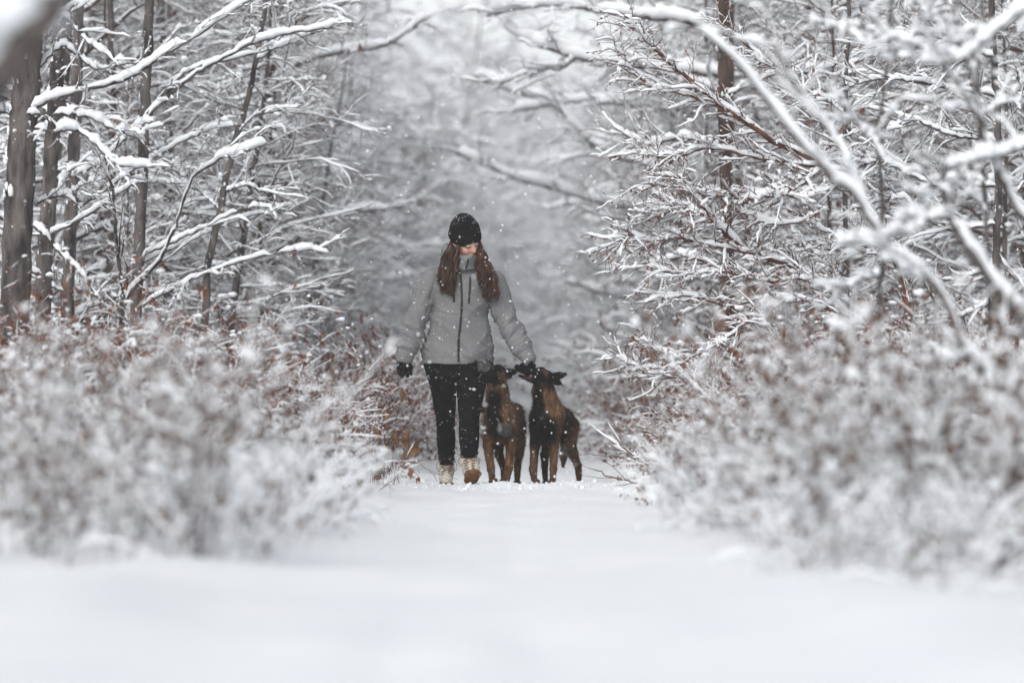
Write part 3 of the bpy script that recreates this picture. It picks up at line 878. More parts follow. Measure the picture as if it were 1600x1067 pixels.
# brambles in focus
KB = [K_BRAMBLE, K_BRAMBLE2, K_THICKET]
LB = ["arching reddish bramble bush with curled leaves beside the woman's path", "low spreading bramble bush padded with snow on the woman's right-hand verge",
      "upright red-stemmed thicket bush in the brambles away from the dogs"]
for k in range(44):
    px = 570 - 600 * R.random() ** 0.85
    Y = 19.5 + 6.5 * R.random()
    top = np.interp(px, [0, 250, 400, 470, 570], [0.95, 1.0, 0.9, 0.75, 0.42])
    if px > 480:
        Y = 23.6 + 2.0 * R.random()
    w = R.integers(0, 3)
    put(KB[w], "bramble_bush", ["arching reddish bramble bush with curled leaves on the verge beside the woman",
        "low spreading bramble bush padded with snow on the verge beside the woman",
        "upright red-stemmed thicket bush on the verge beside the woman"][w], "brambles of kind %d beside the woman" % (w + 1), px, Y, top * (0.8 + 0.3 * R.random()))
for k in range(40):
    px = 1050 + 580 * R.random() ** 0.9
    Y = 19.5 + 7 * R.random()
    top = np.interp(px, [1050, 1100, 1180, 1600], [0.42, 0.6, 0.9, 1.0])
    if px < 1060:
        Y = 22.5 + 4 * R.random()
    w = R.integers(0, 3)
    put(KB[w], "verge_bush", ["arching reddish bramble bush with curled leaves on the verge beside the dogs",
        "low spreading bramble bush padded with snow on the verge beside the dogs",
        "upright red-stemmed thicket bush on the verge beside the dogs"][w], "bushes of kind %d beside the dogs" % (w + 1), px, Y, top * (0.75 + 0.3 * R.random()))
# tall weeds out of focus in front
KW = [K_WEED, K_WEED2, K_WEED3]
WN = ["tall dry weed with hanging brown leaves and snow caps", "grey dry weed clump with heavy snow caps", "short many-stemmed dry weed clump clotted with snow"]
for k in range(52):
    Y = 11.6 + 7.2 * R.random() ** 0.8
    far = 500 if Y > 15 else (410 if Y > 13 else 330)
    px = far - (far + 60) * R.random() ** 0.9
    w = R.integers(0, 3)
    put(KW[w], "weed_clump", WN[w] + ", before the stout tree", "weeds of kind %d before the stout grey tree" % (w + 1), px, Y, np.interp(px, [0, 300, 420, 520], [0.62, 0.66, 0.52, 0.36]) * np.interp(Y, [9.8, 12, 18], [0.5, 0.9, 1.1]) * (0.5 + 0.7 * R.random()), cat="weed")
for k in range(66):
    Y = 11.6 + 7.8 * R.random() ** 0.8
    near = 1010 if Y > 15.5 else (1130 if Y > 13 else 1230)
    px = near + (1660 - near) * R.random() ** 0.9
    w = R.integers(0, 3)
    put(KW[w], "weed_clump", WN[w] + ", below the slanting boughs", "weeds of kind %d below the slanting boughs" % (w + 1), px, Y, np.interp(px, [1010, 1100, 1250, 1600], [0.3, 0.45, 0.74, 0.8]) * np.interp(Y, [9.8, 12, 18], [0.5, 0.9, 1.1]) * (0.5 + 0.7 * R.random()), cat="weed")
for px, Y, sc in ((292, 12.0, 0.88), (318, 11.6, 0.7), (425, 14.0, 0.85), (150, 13.5, 0.8), (60, 12.4, 0.72), (1248, 14.5, 1.05), (1365, 13.2, 1.0), (1448, 12.6, 0.95), (1545, 12.2, 0.95), (1300, 12.0, 0.8), (1590, 14, 1.1)):
    put(K_WEED if px % 2 == 0 else K_WEED2, "tall_weed", ("brown-leaved" if px % 2 == 0 else "grey snow-capped") + " tall stalk standing above the other weeds " + (DS if px > 800 else WS), ("brown-leaved" if px % 2 == 0 else "grey snow-capped") + " tallest weeds " + (DS if px > 800 else WS), px, Y, sc, cat="weed")
for k in range(46):          # low tufts bowed under snow along the front of the weeds
    sd = -1 if k % 2 else 1
    Y = 10.2 + 6.5 * R.random() ** 0.6
    px = 800 + sd * (np.interp(Y, [9, 12, 15.5], [500, 400, 270]) + 420 * R.random() ** 1.3)
    put(K_GRASS, "grass_tuft", "low grass tuft bowed under snow at the foot of the weeds " + (DS if sd > 0 else WS), "snowy grass tufts " + (DS if sd > 0 else WS), px, Y, 0.6 + 0.6 * R.random(), cat="grass tuft")
print("bushes", round(time.time() - T0, 1))
#__FIGURES__
# ------------------------------------------------------------------ sculpted bodies: blended solids turned into one surface
_rl = np.random.default_rng(77).random((32, 32, 32)).astype(np.float32)
def n3(x, y, z, f, seed=0):
    x = x * f + 5.1 + seed * 3.7; y = y * f + 11.7; z = z * f + 7.9
    i = np.floor(x).astype(np.int32); j = np.floor(y).astype(np.int32); k = np.floor(z).astype(np.int32)
    u = x - i; v = y - j; w = z - k
    u = u * u * (3 - 2 * u); v = v * v * (3 - 2 * v); w = w * w * (3 - 2 * w)
    out = 0
    for a in (0, 1):
        for b in (0, 1):
            for c in (0, 1):
                out = out + _rl[(i + a) % 32, (j + b) % 32, (k + c) % 32] * (u if a else 1 - u) * (v if b else 1 - v) * (w if c else 1 - w)
    return out - 0.5

def cap(a, b, ra, rb, k=0.02, sub=False, flat=None):
    return ("cap", np.asarray(a, float), np.asarray(b, float), ra, rb, k, sub, flat)
def ell(c, r, k=0.02, rot=None, sub=False):
    return ("ell", np.asarray(c, float), np.asarray(r, float), None if rot is None else np.asarray(rot, float), 0, k, sub, None)
def loft(rows, k=0.02, sub=False):
    """rows of (z, cx, cy, rx, ry) from low to high"""
    return ("loft", np.asarray(sorted(rows), float), None, None, 0, k, sub, None)
def chain(pts, k=0.02):
    return [cap(pts[i][0], pts[i + 1][0], pts[i][1], pts[i + 1][1], k) for i in range(len(pts) - 1)]

def prim_box(p):
    if p[0] == "cap":
        m = max(p[3], p[4])
        return np.minimum(p[1], p[2]) - m, np.maximum(p[1], p[2]) + m
    if p[0] == "ell":
        m = np.max(p[2]) if p[3] is not None else p[2]
        return p[1] - m, p[1] + m
    t = p[1]
    lo = np.array([np.min(t[:, 1] - t[:, 3]), np.min(t[:, 2] - t[:, 4]), t[0, 0]])
    hi = np.array([np.max(t[:, 1] + t[:, 3]), np.max(t[:, 2] + t[:, 4]), t[-1, 0]])
    return lo, hi

def prim_d(p, X, Y, Z):
    if p[0] == "cap":
        a, b, ra, rb = p[1], p[2], p[3], p[4]
        d = b - a
        L = max(float(d @ d), 1e-9)
        t = np.clip(((X - a[0]) * d[0] + (Y - a[1]) * d[1] + (Z - a[2]) * d[2]) / L, 0, 1)
        qx, qy, qz = X - a[0] - t * d[0], Y - a[1] - t * d[1], Z - a[2] - t * d[2]
        if p[7] is not None:      # flattened along an axis (ears, palms)
            ax, f = p[7]
            ax = np.asarray(ax, float) / np.linalg.norm(ax)
            h = qx * ax[0] + qy * ax[1] + qz * ax[2]
            e = (1 / f - 1)
            qx, qy, qz = qx + ax[0] * h * e, qy + ax[1] * h * e, qz + ax[2] * h * e
        return np.sqrt(qx * qx + qy * qy + qz * qz) - (ra + (rb - ra) * t)
    if p[0] == "ell":
        c, r, rot = p[1], p[2], p[3]
        x, y, z = X - c[0], Y - c[1], Z - c[2]
        if rot is not None:
            x, y, z = (rot[0, 0] * x + rot[1, 0] * y + rot[2, 0] * z, rot[0, 1] * x + rot[1, 1] * y + rot[2, 1] * z, rot[0, 2] * x + rot[1, 2] * y + rot[2, 2] * z)
        k0 = np.sqrt((x / r[0]) ** 2 + (y / r[1]) ** 2 + (z / r[2]) ** 2)
        k1 = np.sqrt((x / r[0] ** 2) ** 2 + (y / r[1] ** 2) ** 2 + (z / r[2] ** 2) ** 2) + 1e-9
        return k0 * (k0 - 1) / k1
    t = p[1]
    cx, cy = np.interp(Z, t[:, 0], t[:, 1]), np.interp(Z, t[:, 0], t[:, 2])
    rx, ry = np.interp(Z, t[:, 0], t[:, 3]), np.interp(Z, t[:, 0], t[:, 4])
    d = (np.sqrt(((X - cx) / rx) ** 2 + ((Y - cy) / ry) ** 2) - 1) * np.minimum(rx, ry)
    return np.maximum(d, np.maximum(Z - t[-1, 0], t[0, 0] - Z))

def sculpt(prims, h, disp=None, pad=0.03):
    lo = np.min([prim_box(p)[0] for p in prims if not p[6]], axis=0) - pad
    hi = np.max([prim_box(p)[1] for p in prims if not p[6]], axis=0) + pad
    n = np.ceil((hi - lo) / h).astype(int) + 1
    F = np.full(n, 1.0, dtype=np.float32)
    ax = [lo[i] + h * np.arange(n[i]) for i in range(3)]
    for p in prims:
        a, b = prim_box(p)
        m = p[5] * 1.5 + 0.02
        s = [slice(max(int((a[i] - m - lo[i]) / h), 0), min(int((b[i] + m - lo[i]) / h) + 2, n[i])) for i in range(3)]
        X, Y, Z = np.meshgrid(ax[0][s[0]], ax[1][s[1]], ax[2][s[2]], indexing='ij')
        d = prim_d(p, X, Y, Z)
        f = F[tuple(s)]
        k = p[5]
        if p[6]:
            d = -d
            hh = np.clip(0.5 - 0.5 * (d - f) / k, 0, 1)
            F[tuple(s)] = d * (1 - hh) + f * hh + k * hh * (1 - hh)
        else:
            hh = np.clip(0.5 + 0.5 * (f - d) / k, 0, 1)
            F[tuple(s)] = f * (1 - hh) + d * hh - k * hh * (1 - hh)
    if disp is not None:
        X, Y, Z = np.meshgrid(*ax, indexing='ij')
        near = np.abs(F) < 0.05
        F[near] += disp(X[near], Y[near], Z[near])
    ins = F < 0
    c = ins[:-1, :-1, :-1].astype(np.int8)
    tot = sum(ins[i:n[0] - 1 + i, j:n[1] - 1 + j, k:n[2] - 1 + k].astype(np.int8) for i in (0, 1) for j in (0, 1) for k in (0, 1))
    act = (tot > 0) & (tot < 8)
    idx = np.full(act.shape, -1, dtype=np.int64)
    ci = np.argwhere(act)
    idx[act] = np.arange(len(ci))
    acc = np.zeros((len(ci), 3)); cnt = np.zeros(len(ci))
    for axn in range(3):
        o = [i for i in range(3) if i != axn]
        for u in (0, 1):
            for v in (0, 1):
                q0 = ci.copy(); q0[:, o[0]] += u; q0[:, o[1]] += v
                q1 = q0.copy(); q1[:, axn] += 1
                f0 = F[tuple(q0.T)]; f1 = F[tuple(q1.T)]
                x = (f0 < 0) != (f1 < 0)
                t = np.where(x, f0 / (f0 - f1 + 1e-12), 0)
                pt = q0.astype(float); pt[:, axn] += t
                acc[x] += pt[x]; cnt[x] += 1
    V = lo + h * acc / np.maximum(cnt, 1)[:, None]
    quads = []
    for axn in range(3):
        o = [i for i in range(3) if i != axn]
        A = np.moveaxis(ins, (axn, o[0], o[1]), (0, 1, 2))
        I = np.moveaxis(idx, (axn, o[0], o[1]), (0, 1, 2))
        a0 = A[:-1, 1:-1, 1:-1]; a1 = A[1:, 1:-1, 1:-1]
        e = np.argwhere(a0 != a1)
        i, j, k = e[:, 0], e[:, 1] + 1, e[:, 2] + 1
        q = np.stack([I[i, j - 1, k - 1], I[i, j, k - 1], I[i, j, k], I[i, j - 1, k]], -1)
        flip = a0[e[:, 0], e[:, 1], e[:, 2]]
        if axn == 1:
            flip = ~flip
        q[~flip] = q[~flip][:, ::-1]
        quads.append(q)
    return V, np.concatenate(quads)

def vnormals(V, Q):
    fn = np.cross(V[Q[:, 2]] - V[Q[:, 0]], V[Q[:, 3]] - V[Q[:, 1]])
    N = np.zeros_like(V)
    for c in range(4):
        np.add.at(N, Q[:, c], fn)
    return nrm(N)

FY = 24.5
def W(px, py, dy=0.0):
    return P(px, py, FY + dy)
SC = FY / FPX      # metres per photo pixel at the figures

def specks(name, V, N, count, parent, rng, mn=0.0018, mx=0.0045, upw=0.3):
    w = np.clip(N[:, 2] + upw, 0.02, None)
    i = rng.choice(len(V), count, p=w / w.sum())
    g = Geo()
    blobs(g, V[i] + N[i] * 0.001, mn + (mx - mn) * rng.random(count) ** 2, rng, 0.8, ico=False)
    return child_world(name, g.mesh(name, M_FLAKE), parent, kind="stuff")

def attr_mat(name, rough=0.8, nscale=60.0, amount=0.5, sheen=0.3):
    m, nt, b = new_mat(name)
    at = nt.nodes.new("ShaderNodeVertexColor"); at.layer_name = "coat"
    tc = nt.nodes.new("ShaderNodeTexCoord")
    mp = nt.nodes.new("ShaderNodeMapping"); mp.inputs["Scale"].default_value = (1, 1, 0.3)
    nz = nt.nodes.new("ShaderNodeTexNoise"); nz.inputs["Scale"].default_value = nscale; nz.inputs["Detail"].default_value = 5
    nt.links.new(tc.outputs["Object"], mp.inputs[0]); nt.links.new(mp.outputs[0], nz.inputs["Vector"])
    mr = nt.nodes.new("ShaderNodeMapRange")
    mr.inputs["From Min"].default_value = 0.3; mr.inputs["From Max"].default_value = 0.7
    mr.inputs["To Min"].default_value = 1 - amount; mr.inputs["To Max"].default_value = 1 + amount
    nt.links.new(nz.outputs["Fac"], mr.inputs["Value"])
    mx = nt.nodes.new("ShaderNodeVectorMath"); mx.operation = 'SCALE'
    nt.links.new(at.outputs["Color"], mx.inputs[0]); nt.links.new(mr.outputs[0], mx.inputs["Scale"])
    nt.links.new(mx.outputs[0], b.inputs["Base Color"])
    b.inputs["Roughness"].default_value = rough
    b.inputs["Specular IOR Level"].default_value = 0.08
    bp = nt.nodes.new("ShaderNodeBump"); bp.inputs["Strength"].default_value = 0.5; bp.inputs["Distance"].default_value = 0.006
    nt.links.new(nz.outputs["Fac"], bp.inputs["Height"]); nt.links.new(bp.outputs[0], b.inputs["Normal"])
    return m

M_COAT = attr_mat("dog_coat", 0.7, 70, 0.45)
M_SKIN = attr_mat("skin", 0.5, 40, 0.06)
M_JACKET = noise_mat("grey_heather_shell", (0.145, 0.146, 0.149), (0.205, 0.206, 0.209), 130.0, 0.75, bump=0.12, bscale=260, spec=0.25)
M_ZIP = noise_mat("charcoal_zip", (0.02, 0.02, 0.022), (0.04, 0.04, 0.042), 200.0, 0.6)
M_TROUSER = noise_mat("black_stretch_cloth", (0.003, 0.003, 0.0035), (0.007, 0.007, 0.0075), 90.0, 0.85, bump=0.2, bscale=160, spec=0.06)
M_GLOVE = noise_mat("black_glove", (0.003, 0.003, 0.0035), (0.008, 0.008, 0.009), 120.0, 0.8, bump=0.3, spec=0.08)
M_HAT = noise_mat("black_knit", (0.003, 0.003, 0.0035), (0.009, 0.009, 0.010), 150.0, 0.95, bump=0.9, bscale=170, stretch=(1.6, 1.6, 0.5), spec=0.1)
M_HAIR = noise_mat("auburn_hair", (0.006, 0.0025, 0.0015), (0.12, 0.046, 0.020), 55.0, 0.45, stretch=(1, 1, 0.12), spec=0.4, ramp=(0.33, 0.72))
M_BOOT = noise_mat("cream_boot", (0.52, 0.46, 0.38), (0.72, 0.67, 0.60), 25.0, 0.7, bump=0.3, bscale=70)
M_SOLE = noise_mat("gum_sole", (0.13, 0.055, 0.018), (0.24, 0.11, 0.04), 30.0, 0.75, bump=0.4)
M_LINING = noise_mat("brown_fleece", (0.20, 0.10, 0.05), (0.42, 0.24, 0.14), 60.0, 0.95, bump=0.8)
M_LACE = noise_mat("tan_lace", (0.20, 0.14, 0.09), (0.38, 0.30, 0.22), 60.0, 0.8)
M_EYELET = noise_mat("dark_eyelet", (0.02, 0.018, 0.016), (0.05, 0.045, 0.04), 60.0, 0.5)

# ================================================================== the woman
rngp = np.random.default_rng(900)
person = thing("person", "woman in grey jacket, black beanie and cream boots walking with two dogs", "person", tuple(W(722, 758)))
def rotm(yaw, pitch, roll):
    cy, sy = math.cos(yaw), math.sin(yaw); cp, sp = math.cos(pitch), math.sin(pitch); cr, sr = math.cos(roll), math.sin(roll)
    Rz = np.array([[cy, -sy, 0], [sy, cy, 0], [0, 0, 1]])
    Rx = np.array([[1, 0, 0], [0, cp, -sp], [0, sp, cp]])
    Ry = np.array([[cr, 0, -sr], [0, 1, 0], [sr, 0, cr]])
    return Rz @ Ry @ Rx
HR = rotm(math.radians(30), math.radians(21), math.radians(12))
HO = W(728, 378, -0.03)
def H(x, y, z):
    return HO + HR @ np.array([x, y, z])

# control rows shared by clothing and body: (py, xl, xr, half depth, dy)
TORSO = [(420, 706, 752, .075, -.005), (427, 690, 764, .10, 0), (436, 676, 773, .115, 0), (450, 676, 771, .13, -.005), (475, 679, 764, .14, -.01), (495, 674, 759, .136, -.01),
         (520, 669, 765, .136, -.005), (545, 662, 768, .142, 0), (568, 658, 769, .147, 0)]
def rows(tab, grow_=1.0):
    out = []
    for py, xl, xr, ry, dy in tab:
        a, b = W(xl, py, dy), W(xr, py, dy)
        out.append((a[2], (a[0] + b[0]) / 2, FY + dy, (b[0] - a[0]) / 2 * grow_, ry * grow_))
    return out
ARM_R = [((674, 437, .0), 17), ((663, 455, -.01), 17.5), ((654, 490, -.02), 17.0), ((644, 520, -.05), 15.8), ((637, 542, -.08), 14.6), ((632, 560, -.10), 13.6)]
ARM_L = [((773, 442, .0), 17), ((777, 458, -.01), 17.5), ((787, 490, -.03), 16.0), ((803, 520, -.09), 15.2), ((817, 546, -.14), 13.8), ((826, 560, -.17), 12.0)]
def arm(tab, f=1.0):
    return [(W(*p), r * SC * f) for p, r in tab]
LEG_R = [(566, 661, 715, .125, .02), (590, 668, 714, .12, .03), (620, 675, 713, .105, .05), (650, 680, 712, .09, .08), (665, 682, 711, .08, .10), (685, 682, 712, .08, .13), (705, 684, 711, .07, .15), (728, 687, 709, .055, .17)]
LEG_L = [(558, 711, 767, .125, .01), (590, 712, 762, .12, -.03), (620, 714, 756, .105, -.08), (650, 716, 750, .09, -.12), (665, 717, 749, .08, -.13), (685, 717, 749, .08, -.15), (716, 720, 746, .06, -.18)]

# body (one surface): head with face, neck, torso, arms, hands, legs, feet
def hand(side, wrist, tips, thumb, k=0.006, f=1.0):
    prims = []
    palm_c = np.mean([t[0] for t in tips] + [wrist, wrist], axis=0)
    prims.append(cap(wrist, palm_c, 0.025 * f, 0.032 * f, 0.012))
    for ch in tips:
        prims += chain([(q, (0.0115 - 0.0012 * i) * f) for i, q in enumerate(ch)], k)
        prims.append(cap(palm_c, ch[0], 0.017 * f, 0.012 * f, 0.012))
    prims += chain([(q, (0.0130 - 0.0012 * i) * f) for i, q in enumerate(thumb)], k)
    return prims
HAND_R = dict(wrist=W(631, 563, -.10), tips=[[W(623, 575, -.10), W(623, 583, -.115), W(627, 587, -.13), W(630, 584, -.14)],
                                             [W(629, 577, -.10), W(629, 586, -.115), W(632, 589, -.13), W(634, 586, -.14)],
                                             [W(635, 577, -.10), W(635, 585, -.115), W(637, 588, -.13), W(638, 584, -.14)],
                                             [W(640, 574, -.10), W(641, 581, -.11), W(642, 584, -.125), W(641, 581, -.135)]],
              thumb=[W(639, 568, -.12), W(643, 574, -.135), W(641, 580, -.145)])
HAND_L = dict(wrist=W(826, 563, -.17), tips=[[W(820, 572, -.13), W(817, 576, -.105), W(815, 579, -.09)], [W(825, 573, -.13), W(823, 578, -.105), W(820, 581, -.09)],
                                             [W(830, 573, -.13), W(829, 578, -.105), W(826, 582, -.09)], [W(834, 571, -.13), W(834, 576, -.105), W(832, 580, -.09)]],
              thumb=[W(819, 567, -.12), W(815, 571, -.11), W(812, 574, -.10)])
body = []
body.append(ell(H(0, 0.012, 0.03), (0.073, 0.092, 0.090), 0.02, HR))           # skull
body.append(ell(H(0, -0.018, -0.035), (0.061, 0.070, 0.080), 0.02, HR))        # face
body.append(ell(H(0, -0.055, -0.088), (0.030, 0.028, 0.024), 0.025, HR))       # chin
for s in (-1, 1):
    body.append(ell(H(0.034 * s, -0.062, -0.030), (0.024, 0.022, 0.020), 0.02, HR))   # cheekbone
    body.append(ell(H(0.031 * s, -0.074, 0.022), (0.026, 0.014, 0.009), 0.015, HR))   # brow
    body.append(ell(H(0.032 * s, -0.093, 0.001), (0.017, 0.012, 0.011), 0.008, HR, sub=True))  # eye socket
    body.append(ell(H(0.032 * s, -0.078, 0.001), (0.013, 0.0125, 0.0125), 0.004, HR))          # closed lids
    body.append(ell(H(0.074 * s, 0.015, -0.01), (0.010, 0.020, 0.030), 0.006, HR))   # ear
body.append(cap(H(0, -0.088, 0.012), H(0, -0.106, -0.030), 0.0075, 0.0115, 0.010))   # nose
for s in (-1, 1):
    body.append(ell(H(0.010 * s, -0.098, -0.034), (0.008, 0.009, 0.007), 0.006, HR))
body.append(ell(H(0, -0.085, -0.058), (0.022, 0.011, 0.0055), 0.005, HR))      # lips
body.append(ell(H(0, -0.083, -0.068), (0.019, 0.011, 0.0055), 0.005, HR))
body.append(cap(H(0, 0.02, -0.06), W(729, 432, 0.02), 0.055, 0.058, 0.03))    # neck
body.append(loft(rows(TORSO[:-1], 0.82), 0.03))
body.append(loft([(W(0, 588)[2], W(714, 592)[0], FY, 0.13, 0.07), (W(0, 545)[2], W(714, 545)[0], FY, 0.15, 0.09)], 0.02))
for tab in (ARM_R, ARM_L):
    body += chain(arm(tab, 0.58), 0.02)
body += hand(-1, f=0.86, **HAND_R)
body += hand(1, f=0.86, **HAND_L)
for tab in (LEG_R, LEG_L):
    body.append(loft(rows(tab, 0.80), 0.01))
body += [cap(W(698, 722, .16), W(697, 743, .17), 0.034, 0.032, 0.01), cap(W(697, 745, .16), W(697, 752, .04), 0.030, 0.022, 0.01)]
body += [cap(W(733, 708, -.17), W(734, 734, -.18), 0.034, 0.032, 0.01), cap(W(734, 735, -.18), W(738.5, 731, -.29), 0.028, 0.022, 0.01)]
V, Q = sculpt(body, 0.007)
loc = (V - HO) @ HR
col = np.tile(np.array([0.60, 0.385, 0.31]), (len(V), 1))
def paint(mask_d, c, col, soft):
    a = np.clip(1 - mask_d / soft, 0, 1)[:, None]
    return col * (1 - a) + np.array(c) * a
for s in (-1, 1):
    e = np.sqrt(((loc[:, 0] - 0.032 * s) / 0.016) ** 2 + ((loc[:, 2] + 0.004) / 0.0055) ** 2) - 0.8
    e = np.where(loc[:, 1] < -0.05, e, 9)
    col = paint(np.clip(e, 0, None), (0.10, 0.05, 0.04), col, 0.7)
    e = np.sqrt(((loc[:, 0] - 0.033 * s) / 0.024) ** 2 + ((loc[:, 2] - 0.022) / 0.006) ** 2) - 0.7
    e = np.where(loc[:, 1] < -0.05, e, 9)
    col = paint(np.clip(e, 0, None), (0.09, 0.045, 0.03), col, 0.6)
    e = np.sqrt(((loc[:, 0] - 0.038 * s) / 0.03) ** 2 + ((loc[:, 2] + 0.034) / 0.022) ** 2)
    col = paint(np.clip(np.where(loc[:, 1] < -0.03, e, 9) - 0.2, 0, None), (0.56, 0.25, 0.19), col, 1.0)
e = np.sqrt((loc[:, 0] / 0.024) ** 2 + ((loc[:, 2] + 0.063) / 0.010) ** 2) - 0.6
col = paint(np.clip(np.where(loc[:, 1] < -0.06, e, 9), 0, None), (0.36, 0.13, 0.11), col, 0.6)
e = np.sqrt((loc[:, 0] / 0.018) ** 2 + ((loc[:, 2] + 0.03) / 0.014) ** 2)
col = paint(np.clip(np.where(loc[:, 1] < -0.09, e, 9) - 0.3, 0, None), (0.58, 0.24, 0.19), col, 0.9)
body_o = child_world("body", raw_mesh("body", V, Q, None, M_SKIN, True, col), person)

# jacket
jk = [loft(rows(TORSO), 0.03)]
jk += chain(arm(ARM_R), 0.025) + chain(arm(ARM_L), 0.025)
jk.append(cap(W(700, 430, 0), W(678, 438, 0), 0.055, 0.062, 0.04))
jk.append(cap(W(752, 430, 0), W(768, 442, 0), 0.055, 0.060, 0.04))
jk.append(loft([(W(0, 424)[2], W(731, 424)[0], FY - .055, 0.066, 0.085), (W(0, 412)[2], W(731, 412)[0], FY - .065, 0.064, 0.082), (W(0, 402.5)[2], W(731, 402)[0], FY - .06, 0.060, 0.085)], 0.008))
jk.append(ell(W(703, 404, .10), (0.055, 0.06, 0.062), 0.03)); jk.append(ell(W(722, 412, .12), (0.11, 0.06, 0.055), 0.03)); jk.append(ell(W(748, 414, .10), (0.05, 0.06, 0.045), 0.03))
jk.append(ell(W(697, 392, .09), (0.026, 0.05, 0.045), 0.02))
armR = arm(ARM_R); armL = arm(ARM_L)
for tab in (armR, armL):       # open cuffs
    e_, pr_ = tab[-1][0], tab[-2][0]
    dv = nrm((e_ - pr_)[None])[0]
    s1 = nrm(np.cross(dv, [0, 1, 0])[None])[0]; s2 = np.cross(dv, s1)
    jk.append(ell(e_ + dv * 0.072, (0.075, 0.075, 0.040), 0.004, np.stack([s1, s2, dv], 1), sub=True))
def arm_t(tab, X, Y, Z):
    a, b = tab[0][0], tab[-1][0]
    d = b - a
    return ((X - a[0]) * d[0] + (Y - a[1]) * d[1] + (Z - a[2]) * d[2]) / (d @ d)
TX0, TX1 = W(690, 0)[0], W(760, 0)[0]
def ridge(a, b, c, seed):
    return 1 - 4.0 * np.abs(n3(a, b, c, 1.0, seed))
def jdisp(X, Y, Z):
    out = 0.003 * n3(X, Y, Z, 9.0)
    for tab, sg, lim in ((armR, -1, W(672, 0)[0]), (armL, 1, W(762, 0)[0])):
        t = arm_t(tab, X, Y, Z)
        on = np.clip((X - lim) * sg / 0.03, 0, 1)
        m = on * np.clip((t - 0.25) / 0.3, 0, 1) * np.clip((0.93 - t) / 0.05, 0, 1)
        sk = t * 0.55 + 0.25 * sg * X
        out = out - m * 0.0115 * ridge(X * 9 + 3, Y * 9, sk * 34, 1) - m * 0.0045 * ridge(X * 16, Y * 16, sk * 60 + X * 12, 2)
        m2 = on * np.clip((0.5 - t) / 0.2, 0, 1)
        out = out - m2 * 0.009 * ridge(X * 5, Y * 5, (Z + 1.2 * sg * X) * 11, 3)
        out = out + 0.004 * on * np.exp(-((t - 0.925) / 0.010) ** 2)
        # armhole seam
        out = out + 0.006 * np.exp(-((X - lim + sg * 0.0 + 0.25 * sg * (Z - W(0, 470)[2])) / 0.006) ** 2) * (Z < W(0, 428)[2]) * (Z > W(0, 500)[2])
    tm = np.clip((X - TX0 + 0.08) / 0.05, 0, 1) * np.clip((TX1 + 0.05 - X) / 0.05, 0, 1)
    zc = Z - W(0, 520)[2]
    sd = zc - 0.8 * np.abs(X - W(716, 0)[0])
    out = out - tm * 0.012 * ridge(X * 3.5, Y * 3, sd * 9.0, 4) * np.clip(n3(X, Y, Z, 4.5, 6) * 2 + 0.6, 0, 1)
    out = out - tm * 0.005 * ridge(X * 8, Y * 6, (zc + 0.6 * X) * 20, 5)
    out = out + tm * 0.0045 * np.exp(-((Z - W(0, 491)[2] - 0.010 * np.sin(X * 22)) / 0.005) ** 2) * (X < W(716, 0)[0])
    out = out + 0.002 * np.exp(-((Z - W(0, 561)[2]) / 0.004) ** 2)
    z5 = np.exp(-(((X - W(718, 0)[0]) / 0.012) ** 2)) * (Y < FY) * (Z < W(0, 423)[2])
    return out + 0.003 * z5
Vj, Qj = sculpt(jk, 0.0055, jdisp)
jacket = child_world("jacket", raw_mesh("jacket", Vj, Qj, None, M_JACKET), person, label="grey heather shell jacket with dark zips")
Nj = vnormals(Vj, Qj)
def on_front(Vm, px, py, out=0.002):
    """front-most point of a surface at a photo position (towards the camera)"""
    q = W(px, py)
    for rad in (0.006, 0.012, 0.025):
        d = (np.abs(Vm[:, 0] - q[0]) < rad) & (np.abs(Vm[:, 2] - q[2]) < rad)
        if d.any():
            return np.array([q[0], Vm[d, 1].min() - out, q[2]])
    return q
def strip(name, Vm, pts, r, parent, mat, K=26, flat=1.0):
    path = smooth_path([np.array([*p, 0.0]) for p in pts], K)
    q = np.array([on_front(Vm, p[0], p[1]) for p in path])
    q[1:-1, 1] = (q[:-2, 1] + q[1:-1, 1] + q[2:, 1]) / 3
    g = Geo(); tubes(g, q[None], np.full((1, K), r), 6)
    return child_world(name, g.mesh(name, mat), parent)
strip("zip", Vj, [(719, 424), (721, 445), (722, 475), (720, 505), (717, 535), (717, 566)], 0.0075, jacket, M_ZIP, 40)
strip("collar_zip", Vj, [(732, 406), (731, 413), (728, 421)], 0.006, jacket, M_ZIP, 10)
strip("pocket_zip", Vj, [(735, 433), (734.5, 448), (733, 475)], 0.007, jacket, M_ZIP, 14)
strip("pocket_zip", Vj, [(709.5, 462), (710, 473)], 0.007, jacket, M_ZIP, 6)
g = Geo()
tubes(g, smooth_path([W(765, 548, -.03), W(769, 545, -.03), W(771, 548, -.03), W(772, 552, -.03)], 10)[None], np.full((1, 10), 0.0022), 5)
child_world("hem_cord", g.mesh("hem_cord", M_ZIP), jacket)
specks("snow", Vj, Nj, 260, jacket, rngp, 0.0014, 0.0038)

